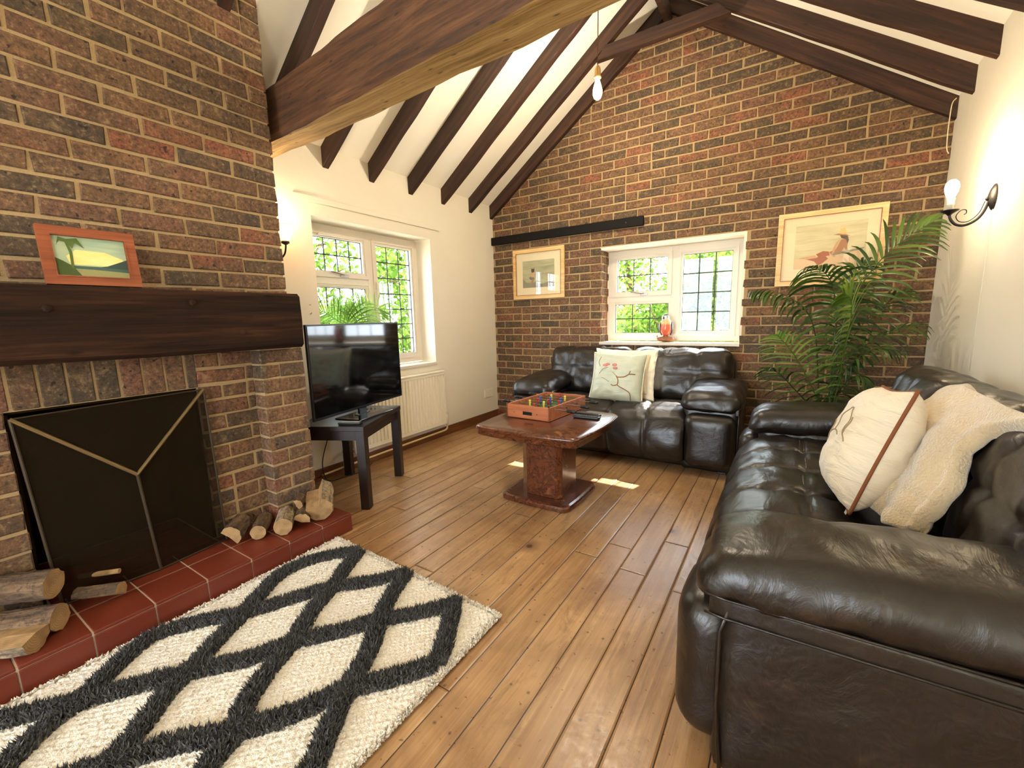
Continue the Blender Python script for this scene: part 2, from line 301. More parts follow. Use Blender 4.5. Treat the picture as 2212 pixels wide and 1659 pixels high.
def softbox(bm, a, b, r, n=14, fn=None, M=None):
    a = np.array(a, float); b = np.array(b, float); c = (a+b)/2; h = (b-a)/2; r = min(r, h.min()*.999); inner = h-r
    g = np.linspace(-1, 1, n+1); g = np.sign(g)*np.abs(g)**.85
    made = []
    for ax in range(3):
        for sg in (-1, 1):
            grid = {}
            for i in range(n+1):
                for j in range(n+1):
                    p = np.zeros(3); o = [k for k in range(3) if k != ax]; p[ax] = sg*h[ax]; p[o[0]] = g[i]*h[o[0]]; p[o[1]] = g[j]*h[o[1]]
                    q = np.clip(p, -inner, inner); d = p-q; L = np.linalg.norm(d); nr = d/L if L > 1e-9 else np.eye(3)[ax]*sg
                    p2 = q+nr*r
                    if fn is not None: p2 = fn(p2, nr, h)
                    v = Vector(p2+c); grid[i, j] = bm.verts.new(M @ v if M is not None else v); made.append(grid[i, j])
            for i in range(n):
                for j in range(n): bm.faces.new((grid[i, j], grid[i+1, j], grid[i+1, j+1], grid[i, j+1]))
    bmesh.ops.remove_doubles(bm, verts=made, dist=1e-5)
def nz(x, y, z=0, s=1.0):
    return (math.sin(x*s*1.7+y*s*2.3+1.3)+math.sin(x*s*3.1-y*s*1.9+z*s*2.7+.4)+math.sin(y*s*4.3+z*s*3.7-x*s*.9))/3

# ------------------------------------------------------------------ room shell
WX = 3.6
def roofL(x): return 2.195+.735*x
def roofR(x): return 4.82-.703*x
RX = (4.82-2.195)/(.735+.703); RZ = roofL(RX)
CT = .135  # rafters stand this much below the ceiling boards (measured vertically)
def top(x): return min(roofL(x), roofR(x))+CT
YF = -6.8
tag(boxo('floor', (-.35, YF, -.15), (WX+.2, .3, 0), FLOOR), kind='structure')
# brick panels: every brick is real geometry standing slightly proud of the mortar
def bricks(bm, o, u, n, u0, u1, z0, z1, ok, zoff=0., shift=0., L=.225, H=.075, gap=.0125, soldier=False):
    u = Vector(u); n = Vector(n); o = Vector(o)
    zr = range(int(math.floor((z0-zoff)/H))-1, int(math.ceil((z1-zoff)/H))+1)
    for r in zr:
        za = zoff+r*H+gap/2; zb = za+H-gap; zm = (za+zb)/2
        if zb < z0+.02 or za > z1-.02: continue
        za = max(za, z0); zb = min(zb, z1)
        s = (r % 2)*L/2+shift; k0 = int(math.floor((u0-s)/L))-1
        for k in range(k0, int((u1-s)/L)+2):
            parts = [(s+k*L+gap/2, s+(k+1)*L-gap/2)]
            if random.random() < .05: m_ = s+(k+.5)*L; parts = [(parts[0][0], m_-gap/2), (m_+gap/2, parts[0][1])]
            for ua, ub in parts:
                ua = max(ua, u0); ub = min(ub, u1)
                if ub-ua < .03: continue
                segs = ok(ua, ub, zm)
                for (p, q) in segs:
                    if q-p < .025: continue
                    j = [random.uniform(-.0034, .0034) for _ in range(8)]; pr = random.uniform(.004, .009)
                    def ring(ins, d): return [bm.verts.new(o+u*x+Vector((0, 0, z))+n*d) for x, z in ((p+ins+j[0], za+ins+j[1]), (q-ins+j[2], za+ins+j[3]), (q-ins+j[4], zb-ins+j[5]), (p+ins+j[6], zb-ins+j[7]))]
                    A = ring(0, -.02); B = ring(0, pr-.004); D = ring(.0045, pr)
                    for X1, X2 in ((A, B), (B, D)):
                        for i in range(4): bm.faces.new((X1[i], X1[(i+1) % 4], X2[(i+1) % 4], X2[i]))
                    bm.faces.new(D)
# gable wall
wX0, wX1, wZ0, wZ1 = 1.255, 2.462, .872, 1.757
wb = BM()
prism(wb, [(-.35, 0), (wX0, 0), (wX0, top(wX0)+.1), (-.35, 2.43)], 0, .25)
prism(wb, [(wX1, 0), (WX+.2, 0), (WX+.2, 2.42), (wX1, top(wX1)+.1)], 0, .25)
prism(wb, [(wX0, 0), (wX1, 0), (wX1, wZ0), (wX0, wZ0)], 0, .25)
prism(wb, [(wX0, wZ1), (wX1, wZ1), (wX1, top(wX1)+.1), (RX, RZ+.23), (wX0, top(wX0)+.1)], 0, .25)
wall_back = tag(link('wall_back', wb, MORTAR), kind='structure')
def ok_gable(a, b, z):
    lo = 0 if z < 2.2 else (z-2.195)/.735-.06; hi = WX if z < 2.27 else (4.82-z)/.703+.06
    a = max(a, lo); b = min(b, hi)
    if b <= a: return []
    if wZ0-.02 < z < wZ1+.02:
        if b <= wX0 or a >= wX1: return [(a, b)]
        return [(a, wX0)]*(a < wX0) + [(wX1, b)]*(b > wX1)
    return [(a, b)]
bb = BM(); bricks(bb, (0, 0, 0), (1, 0, 0), (0, -1, 0), 0, WX, 0, 3.6, ok_gable, zoff=.872-.9, shift=.13)
# brick reveal on the left side of the window
bricks(bb, (wX0, 0, 0), (0, 1, 0), (1, 0, 0), 0.003, .2, wZ0, wZ1, lambda a, b, z: [(a, b)], zoff=.872-.9, shift=.0, L=.11)
link('brickwork', bb, BRICK, wall_back)
rv = BM(); box(rv, (wX0-.01, -.006, wZ1-.012), (wX1+.012, .2, wZ1+.012)); box(rv, (wX1-.008, -.004, wZ0), (wX1+.012, .2, wZ1)); link('painted_reveal', rv, PLASTER, wall_back)
# left wall with window opening
vY0, vY1, vZ0, vZ1 = -2.168, -1.007, .735, 1.858
wl = BM()
prism(wl, [(YF, 0), (vY0, 0), (vY0, 2.33), (YF, 2.33)], -.32, .32, 'X')
prism(wl, [(vY1, 0), (.3, 0), (.3, 2.33), (vY1, 2.33)], -.32, .32, 'X')
prism(wl, [(vY0, 0), (vY1, 0), (vY1, vZ0), (vY0, vZ0)], -.32, .32, 'X')
prism(wl, [(vY0, vZ1), (vY1, vZ1), (vY1, 2.33), (vY0, 2.33)], -.32, .32, 'X')
tag(link('wall_left', wl, PLASTER), kind='structure')
wr = BM(); prism(wr, [(-5.35, 0), (.3, 0), (.3, 2.46), (-1, 2.54), (-5.35, 2.54)], WX, .25, 'X'); prism(wr, [(YF, 0), (-6.35, 0), (-6.35, 2.54), (YF, 2.54)], WX, .25, 'X'); prism(wr, [(-6.35, 0), (-5.35, 0), (-5.35, .4), (-6.35, .4)], WX, .25, 'X'); prism(wr, [(-6.35, 2.2), (-5.35, 2.2), (-5.35, 2.54), (-6.35, 2.54)], WX, .25, 'X'); tag(link('wall_right', wr, PLASTER), kind='structure')  # gap behind the camera is an unseen opening, added to brighten the room
# wall behind the camera with a wide unseen opening added for more daylight
wf = BM()
prism(wf, [(-.3, 0), (.25, 0), (.25, top(.25)+.1), (-.3, 2.3)], YF-.2, .2); prism(wf, [(2.35, 0), (WX+.2, 0), (WX+.2, 2.5), (2.35, top(2.35)+.1)], YF-.2, .2)
prism(wf, [(.25, 2.5), (2.35, 2.5), (2.35, top(2.35)+.1), (RX, RZ+.23), (.25, top(.25)+.2)], YF-.2, .2)
tag(link('wall_front', wf, PLASTER), kind='structure')
d1 = BM(); 
for x0, x1 in ((.25, .33), (1.26, 1.34), (2.27, 2.35)): box(d1, (x0, YF-.12, 0), (x1, YF-.05, 2.5))
box(d1, (.25, YF-.115, 2.43), (2.35, YF-.055, 2.5)); box(d1, (.25, YF-.115, 0), (2.35, YF-.055, .07))
tag(link('added_door_frame_1', d1, UPVC), kind='structure')  # frame of the added daylight opening
cl = BM(); e = .09
prism(cl, [(-.35, roofL(-.35)+CT), (RX, RZ+CT), (RX, RZ+CT+e), (-.35, roofL(-.35)+CT+e)], YF-.2, -YF+.5)
rows = []
for y, q in ((.3, 0), (0, .0), (-.3, .045), (-.65, .085), (-1.0, .115), (YF-.2, .115)):
    rows.append([cl.verts.new((x, y, z)) for x, z in ((RX, RZ+CT+q*.6), (WX+.2, roofR(WX+.2)+CT+q*1.1), (WX+.2, roofR(WX+.2)+CT+q*1.1+e), (RX, RZ+CT+q*.6+e))])
for i in range(5):
    for k in range(4): cl.faces.new((rows[i][k], rows[i][(k+1) % 4], rows[i+1][(k+1) % 4], rows[i+1][k]))
cl.faces.new(rows[0]); cl.faces.new(rows[-1][::-1])
tag(link('ceiling', cl, CEIL), kind='structure')
# skirting boards
tag(boxo('baseboard_left', (0, -2.68, 0), (.016, 0, .085), SKIRT, bev=.003), kind='structure')
tag(boxo('baseboard_back', (0.016, -.028, 0), (WX, -.009, .085), SKIRT, bev=.003), kind='structure')
tb = BM(); box(tb, (0, -2.285, 1.943), (.014, -.882, 1.983), .003); tag(link('trim_1', tb, PLASTER), kind='structure')

# ------------------------------------------------------------------ rafters, collar, ridge, tie beam
ORD = ['against the brick gable', 'second from the brick gable', 'third from the brick gable', 'fourth from the brick gable', 'fifth from the brick gable', 'sixth from the brick gable', 'seventh from the brick gable', 'cut into the brick chimney', 'highest up behind the brick chimney']
def wob(vs, a=.003):
    for v in vs: v.co += Vector((random.uniform(-a, a), random.uniform(-a, a)*.5, random.uniform(-a, a)))
def rafter(side, y, w, label, dz_=0.):
    f = roofL if side == 'L' else (lambda x: roofR(x)+dz_*(.6+.4*(x-RX)/(WX-RX))); x0 = 0. if side == 'L' else WX; x1 = RX; bm = BM(); N = 26; rows = []
    for i in range(N+1):
        x = x0+(x1-x0)*i/N; z = f(x)
        dz = .006*nz(x*3, y*5, s=2.1); jy = .003*nz(x*4, y*9, s=1.7)
        rows.append([bm.verts.new((x, yy, zz)) for yy, zz in ((y-w/2+jy, z+dz), (y+w/2+jy, z+dz*.6), (y+w/2, z+CT+.01), (y-w/2, z+CT+.01))])
    for i in range(N):
        for k in range(4): bm.faces.new((rows[i][k], rows[i][(k+1) % 4], rows[i+1][(k+1) % 4], rows[i+1][k]))
    bm.faces.new(rows[0]); bm.faces.new(rows[-1][::-1])
    es = [e for e in bm.edges if abs(e.verts[0].co.x-e.verts[1].co.x) > .01 and min(v.co.z-f(v.co.x) for v in e.verts) < .03]
    bmesh.ops.bevel(bm, geom=es, offset=.004, segments=1, affect='EDGES')
    tag(link('rafter', bm, RAFTERL if side == 'L' else RAFTERR), label, 'beam', 'rafters of the '+('left' if side == 'L' else 'right')+' roof slope')
for i, y in enumerate((-.028, -.39, -.80, -1.215, -1.625, -2.02, -2.435, -2.84, -3.25)):
    rafter('L', y, .05, 'dark brown timber rafter on the left roof slope, '+ORD[i])
RORD = ['lying against the brick gable', 'second from the brick gable', 'third from the brick gable', 'nearest, in the top right corner']
for i, y in enumerate((-.02, -.317, -.643, -.99)):
    rafter('R', y, .045, 'dark brown timber rafter on the right roof slope, '+RORD[i], (.01, .045, .085, .115)[i])
bm = BM(); vs = prism(bm, [(1.36, 3.15), (2.33, 3.15), (2.24, 3.24), (1.44, 3.24)], -.44, .05); tag(link('collar_beam', bm, RAFTER), 'dark timber collar joining two rafters high under the ridge', 'beam')
boxo('ridge_board', (RX-.02, YF, RZ-.10), (RX+.02, -.02, RZ+.02), RAFTER, bev=.003)
tag(bpy.data.objects['ridge_board'], 'dark timber ridge board running along the roof peak', 'beam')
# tie beam, hewn, slightly askew
bm = BM(); N = 60; rows = []
for i in range(N+1):
    x = 0+WX*i/N; yf = -2.597-.055*x; yb = -2.462-.032*x
    z0 = 2.095+.008*nz(x, 0, s=1.6); z1 = 2.352+.02*min(x, 1.4)+.007*nz(x, 2, s=2.)
    ring = [(yf+.012, z0+.004), (yf, z0+.03), (yf+.004, (z0+z1)/2), (yf, z1-.02), (yf+.012, z1), (yb-.01, z1), (yb, z1-.02), (yb, z0+.025), (yb-.012, z0)]
    rows.append([bm.verts.new((x, a+.005*nz(x*3, b*9, a, 1.9), b+.004*nz(x*4, a*9, s=2.3))) for a, b in ring])
for i in range(N):
    for k in range(9): bm.faces.new((rows[i][k], rows[i][(k+1) % 9], rows[i+1][(k+1) % 9], rows[i+1][k]))
bm.faces.new(rows[0]); bm.faces.new(rows[-1][::-1]); bm.normal_update(); bmesh.ops.recalc_face_normals(bm, faces=bm.faces[:])
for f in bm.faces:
    if f.normal.z < -.55: f.material_index = 1  # downward faces take the bounce-lit copy
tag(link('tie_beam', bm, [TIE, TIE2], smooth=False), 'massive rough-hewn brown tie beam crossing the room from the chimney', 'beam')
# black bar on the brickwork
bm = BM(); box(bm, (.005, -.045, 1.918), (1.655, -.012, 1.998), .002)
t = thing('wall_batten', 'long flat black batten fixed to the brick gable above the small picture', 'batten')
bm_o = link('bar', bm, simple('black_paint', srgb(18, 14, 12), .7, Specular_IOR_Level=.2), t)
for x in (.35, .82, 1.5): bm = BM(); lathe(bm, [(.004, 0), (.009, .002), (.009, .004), (0, .006)], (x, -.045, 1.957), 10, Matrix.Rotation(PI/2, 4, 'X')); link('screw', bm, IRON, t)
# white cord hanging at the right rafter
bm = BM(); tube(bm, catmull([(3.582, -.07, 2.412), (3.566, -.07, 2.385), (3.562, -.07, 2.3), (3.562, -.07, 2.2), (3.567, -.07, 2.12), (3.578, -.07, 2.09)]), .003, 6)
tag(link('loose_cord', bm, flat('cord_white', (226, 214, 180))), 'short white cord dangling below the last right rafter in the gable corner', 'cord')

# ------------------------------------------------------------------ windows
def ring(bm, x0, x1, z0, z1, w, y0, y1):
    for P in ([(x0, z0), (x1, z0), (x1-w, z0+w), (x0+w, z0+w)], [(x0, z1), (x0+w, z1-w), (x1-w, z1-w), (x1, z1)], [(x0, z0), (x0+w, z0+w), (x0+w, z1-w), (x0, z1)], [(x1, z0), (x1, z1), (x1-w, z1-w), (x1-w, z0+w)]): prism(bm, P, y0, y1-y0)
def window(name, M, Wd, H, mull, trans, ncl, nrt, rows_r, frame=.05, sash=.045, opening=True):
    # local: x across, z up, y towards outside (0 = inner face)
    root = bpy.data.objects.new(name, None); C.objects.link(root); root.matrix_world = M; tag(root, kind='structure')
    bm = BM()
    ring(bm, 0, Wd, 0, H, frame, 0, .06); box(bm, (mull-.03, -.004, .002), (mull+.03, .055, H-.002), .004); box(bm, (.002, -.002, trans-.03), (mull-.02, .05, trans+.03), .004)
    link('window_frame', bm, UPVC, root)
    def light(x0, x1, z0, z1, nc, nr, sashed, nm):
        bm = BM(); s = sash if sashed else sash*.62; y0 = -.014 if sashed else .004
        ring(bm, x0, x1, z0, z1, s*.6, y0, .05); ring(bm, x0+s*.6, x1-s*.6, z0+s*.6, z1-s*.6, s*.4, y0+.007, .045)
        so = link(nm, bm, UPVC, root)
        bm = BM(); box(bm, (x0+s-.004, .022, z0+s-.004), (x1-s+.004, .026, z1-s+.004)); link('glass_pane', bm, GLASS, so)
        bm = BM(); w = .0045
        for k in range(1, nc): x = x0+s+(x1-x0-2*s)*k/nc; box(bm, (x-w, .018, z0+s), (x+w, .0215, z1-s))
        for k in range(1, nr): z = z0+s+(z1-z0-2*s)*k/nr; box(bm, (x0+s, .018, z-w), (x1-s, .0215, z+w))
        q = .006
        ring(bm, x0+s-.002, x1-s+.002, z0+s-.002, z1-s+.002, .006, .012, .0215)
        link('lead_lines', bm, LEAD, so); return so
    g = .006
    s1 = light(frame-g, mull-.03+g, trans+.03-g, H-frame+g, ncl, 2, True, 'opening_sash')
    bm = BM(); xm = (frame+mull)/2; tube(bm, [(xm-.11, -.02, trans+.066), (xm, -.035, trans+.045), (xm+.02, -.03, trans+.05)], .0045, 6); box(bm, (xm-.02, -.02, trans+.03), (xm+.05, -.012, trans+.046)); link('stay_arm', bm, CHROME, s1)
    bm = BM(); box(bm, (frame+.09, -.026, H-frame-.03), (mull-.14, -.012, H-frame-.012), .003); link('trickle_vent', bm, UPVC, s1)
    light(frame-g, mull-.03+g, frame-g, trans-.03+g, ncl, 2, False, 'lower_light')
    s3 = light(mull+.03-g, Wd-frame+g, frame-g, H-frame+g, nrt, rows_r, True, 'tall_sash')
    bm = BM(); box(bm, (mull+.035, -.03, trans-.05), (mull+.055, -.014, trans+.01), .003); box(bm, (mull+.037, -.042, trans-.12), (mull+.053, -.028, trans-.0), .004); link('handle', bm, UPVC, s3)
    return root
window('window_2', Matrix.Translation((wX0+.012, .165, wZ0+.012)), wX1-wX0-.02, wZ1-wZ0-.024, .63, .40, 3, 3, 4)
window('window_1', Matrix.Translation((-.165, vY0+.0, vZ0+.012)) @ Matrix.Rotation(PI/2, 4, 'Z'), vY1-vY0-.012, vZ1-vZ0-.02, .60, .70, 4, 3, 7)
boxo('trim_2', (wX0-.012, -.022, wZ0-.022), (wX1+.002, .2, wZ0+.006), UPVC, bev=.003); tag(bpy.data.objects['trim_2'], kind='structure')
boxo('trim_3', (-.2, vY0, vZ0-.022), (.018, vY1, vZ0+.004), UPVC, bev=.003); tag(bpy.data.objects['trim_3'], kind='structure')

# ------------------------------------------------------------------ chimney breast, mantel, hearth
CXF = .5; PX = .6; HZ = .10
OY0, OY1, OZ = -3.74, -3.15, .845
bm = BM()
for a, b in (((0, -2.9, 0), (CXF, -2.69, 3.1)), ((0, -3.15, 0), (CXF, -2.9, 3.1)), ((0, -4.7, 0), (CXF, OY0, 3.1)), ((0, OY0, OZ), (CXF, OY1, 3.1)), ((CXF-.02, -2.9, 0), (PX-.008, -2.69, 1.02)), ((CXF-.02, -4.2, 0), (PX-.008, -3.99, 1.02))): box(bm, a, b)
chim = tag(link('wall_chimney', bm, MORTAR), kind='structure')
bb = BM()
def ok_c(a, b, z):
    if z > 1.0: return [(a, b)]
    if z < OZ:
        if b <= OY0 or a >= OY1: return [(a, b)] if a < -2.9 else []
        return [(a, OY0)]*(a < OY0)+[(OY1, b)]*(b > OY1)
    return [(a, b)]
bricks(bb, (CXF, 0, 0), (0, 1, 0), (1, 0, 0), -4.7, -2.683, 1.24, 3.1, lambda a, b, z: [(a, b)], zoff=.03, shift=.04)
bricks(bb, (CXF, 0, 0), (0, 1, 0), (1, 0, 0), -4.0, -2.9, HZ, OZ, ok_c, zoff=.03, shift=.1)
bricks(bb, (CXF, 0, 0), (0, 1, 0), (1, 0, 0), -3.15, -2.9, OZ+.01, 1.05, lambda a, b, z: [(a, b)], zoff=.03, shift=.1)
bricks(bb, (PX-.008, 0, 0), (0, 1, 0), (1, 0, 0), -2.9, -2.683, HZ, 1.03, lambda a, b, z: [(a, b)], zoff=.03, shift=.0)
bricks(bb, (0, -2.9, 0), (1, 0, 0), (0, -1, 0), CXF+.008, PX, HZ, 1.03, lambda a, b, z: [(a, b)], zoff=.03, shift=.05)
bricks(bb, (0, -2.69, 0), (1, 0, 0), (0, 1, 0), 0, CXF, 0.0, 3.1, lambda a, b, z: [(a, b)], zoff=.03, shift=.1)
bricks(bb, (0, -2.69, 0), (1, 0, 0), (0, 1, 0), CXF, PX, 0.0, 1.03, lambda a, b, z: [(a, b)], zoff=.03, shift=.1)
# soldier course over the opening
y = OY0-.05
while y < OY1-.01:
    yy = min(y+.066, OY1); j = random.uniform(.003, .008); box(bb, (CXF-.02, y, OZ+.004), (CXF+j, yy, 1.03), .003, 1); y += .0755
link('brickwork', bb, BRICK, chim)
bm = BM()  # soot black lining of the fire opening
box(bm, (.03, OY0, HZ), (.05, OY1, OZ)); box(bm, (.03, OY0-.0, HZ), (CXF-.02, OY0+.012, OZ)); box(bm, (.03, OY1-.012, HZ), (CXF-.02, OY1, OZ)); box(bm, (.03, OY0, OZ-.01), (CXF-.02, OY1, OZ+.0))
link('firebox_lining', bm, simple('soot', srgb(46, 34, 21), 1., .5, 40, Specular_IOR_Level=.0), chim)
# mantel
t = thing('mantel_beam', 'thick dark oak mantel beam across the brick fireplace', 'mantel')
bm = BM(); N = 50; rows = []
for i in range(N+1):
    y = -4.7+(4.7-2.735)*i/N; k = .006*nz(y, 0, s=2.); x1 = .70+.006*nz(y, 3, s=3.)
    ring = [(CXF-.0, 1.015), (x1-.02, 1.012+k), (x1, 1.03+k), (x1+.004, 1.15), (x1, 1.262+k*.5), (x1-.018, 1.278+k*.5), (CXF-.0, 1.28)]
    rows.append([bm.verts.new((a, y, b)) for a, b in ring])
for i in range(N):
    for k in range(7): bm.faces.new((rows[i][k], rows[i][(k+1) % 7], rows[i+1][(k+1) % 7], rows[i+1][k]))
bm.faces.new(rows[0]); bm.faces.new(rows[-1][::-1]); link('beam', bm, MANTEL, t)
for y, z in ((-3.2, 1.225), (-3.02, 1.095), (-3.62, 1.2)): bm = BM(); lathe(bm, [(.013, -.004), (.013, .004), (.007, .009), (0, .01)], (.702, y, z), 8, Matrix.Rotation(PI/2, 4, 'Y')); link('peg', bm, MANTEL, t)
# hearth
t = thing('hearth', 'raised red terracotta tiled hearth slab with pale grout', 'hearth')
boxo('grout_bed', (CXF, -4.9, 0), (.842, -2.652, HZ-.002), GROUT, t); boxo('grout_inner', (.05, OY0+.012, 0), (CXF, OY1-.012, HZ-.002), GROUT, t)
bm = BM(); y = -2.648; xs = [(.845, .66), (.655, .50)]
while y > -4.9:
    y2 = y-.168
    for (xa, xb) in xs: box(bm, (xb, y2, HZ-.012), (xa, y, HZ+.001), .003)
    box(bm, (.838, y2, .004), (.848, y, HZ-.0135), .002); y -= .173
for xa, xb in ((.84, .66), (.655, .505)): box(bm, (xb, -2.654, .004), (xa, -2.644, HZ-.0135), .002)
for k in range(3): box(bm, (.06+k*.147, OY0+.02, HZ-.012), (.06+k*.147+.143, OY1-.02, HZ+.0005), .002)
link('tiles', bm, TILE, t)

# fire guard
t = thing('fire_guard', 'folding black mesh fire guard with a dipping brass-edged top, before the hearth opening', 'fire guard')
TL, TR, VT, VB, BL, BR = map(Vector, ((.57, -3.735, .83), (.57, -3.155, .845), (.60, -3.437, .54), (.592, -3.41, .106), (.56, -3.70, .106), (.562, -3.14, .106)))
def sheet(name, pts, m, th=.0015):
    bm = BM(); P = [Vector(p) for p in pts]; n = (P[1]-P[0]).cross(P[2]-P[0]).normalized()*th
    A = [bm.verts.new(p) for p in P]; B = [bm.verts.new(p+n) for p in P]; bm.faces.new(A); bm.faces.new(B[::-1])
    for i in range(len(P)): bm.faces.new((A[i], B[i], B[(i+1) % len(P)], A[(i+1) % len(P)]))
    return link(name, bm, m, t)
sheet('mesh_panel', (TL, VT, VB, BL), MESH); sheet('mesh_panel', (VT, TR, BR, VB), MESH); sheet('mesh_panel', (TL, TR, VT), MESH)
bm = BM()
for a, b, r in ((TL, VT, .007), (VT, TR, .007)): tube(bm, [a, b], r, 8)
link('top_rail', bm, simple('old_brass', srgb(120, 98, 62), .45, Metallic=.6), t)
bm = BM()
for a, b, r in ((TL, BL, .005), (TR, BR, .005), (VT, VB, .006), (BL, VB, .004), (VB, BR, .004), (TL, TR, .003)): tube(bm, [a, b], r, 8)
link('frame', bm, simple('guard_frame', srgb(64, 52, 36), .5, Metallic=.5), t)

# logs
def log(a, b, r, label, mat, wedge=None, rot=0, group='firewood logs on the hearth', name='log'):
    a = Vector(a); b = Vector(b); d = b-a; L = d.length; bm = BM(); N = 12; n = 20; rings = []
    sd = random.random()*9
    for i in range(N+1):
        x = L*i/N; ring = []
        angs = [2*PI*k/n for k in range(n)] if wedge is None else [wedge*(k/(n-3)-.5) for k in range(n-2)]
        pts = [(r*(1+.07*nz(math.cos(q)*2+sd, math.sin(q)*2, x*6, 1.5)+.05*nz(q*3, x*26, sd)), q) for q in angs]
        co = [Vector((x, rr*math.cos(q), rr*math.sin(q))) for rr, q in pts]
        if wedge is not None: co.append(Vector((x, -.1*r+.05*r*nz(x*30, sd), .04*r*nz(x*20, sd+3))))
        rings.append([bm.verts.new(c) for c in co])
    m = len(rings[0])
    for i in range(N):
        for k in range(m):
            f = bm.faces.new((rings[i][k], rings[i][(k+1) % m], rings[i+1][(k+1) % m], rings[i+1][k]))
            if wedge is not None and k >= m-2: f.material_index = 1
    bm.faces.new(rings[0][::-1]).material_index = 1; bm.faces.new(rings[-1]).material_index = 1
    o = link(name, bm, [mat, CUT], None, smooth=False); o.location = a
    o.rotation_euler = (d.to_track_quat('X', 'Z').to_matrix() @ Matrix.Rotation(rot, 3, 'X')).to_euler()
    return tag(o, label, 'firewood', group)
h = HZ+.002
log((.54, -3.055, h+.046), (.64, -3.155, h+.044), .046, 'split half log with grey cut end, leftmost of the right-hand woodpile', BARK, 3.6, .8)
log((.57, -2.96, h+.035), (.70, -3.06, h+.036), .035, 'thin round log, second from the left in the right-hand woodpile', BARK)
log((.635, -2.88, h+.044), (.768, -2.975, h+.044), .042, 'pale round log with oval sawn end in the middle of the right-hand woodpile', BIRCH)
log((.66, -2.80, h+.036), (.775, -2.885, h+.036), .040, 'small split log with ragged end, low beside the big birch log', BARK, 3.0, 1.2)
log((.66, -2.70, h+.115), (.80, -2.80, h+.070), .066, 'largest white-barked birch log, topmost at the right end of the hearth', BIRCH, 4.4, -.9)
log((.635, -2.80, h+.10), (.70, -2.86, h+.096), .028, 'short splintered piece lying on top behind the middle logs', BARK, 3.3, .4)
log((.51, -3.87, h+.142), (.65, -3.722, h+.138), .050, 'thick round log with tan sawn end, topmost of the left-hand woodpile', BARK)
log((.58, -3.90, h+.047), (.735, -3.735, h+.047), .044, 'dark rough log under the thick round one in the left-hand woodpile', BARK)
log((.66, -3.95, h+.056), (.80, -3.80, h+.056), .056, 'split log with its pale flat face up, nearest in the left-hand woodpile', BIRCH, 3.1, -PI/2)
log((.60, -3.665, h+.034), (.70, -3.565, h+.034), .032, 'small short log lying beside the left-hand woodpile', BARK, 3.9, 1.0)
log((.53, -3.64, h+.078), (.625, -3.545, h+.080), .010, 'thin stick of pale kindling above the small log', CUT, name='kindling_stick')

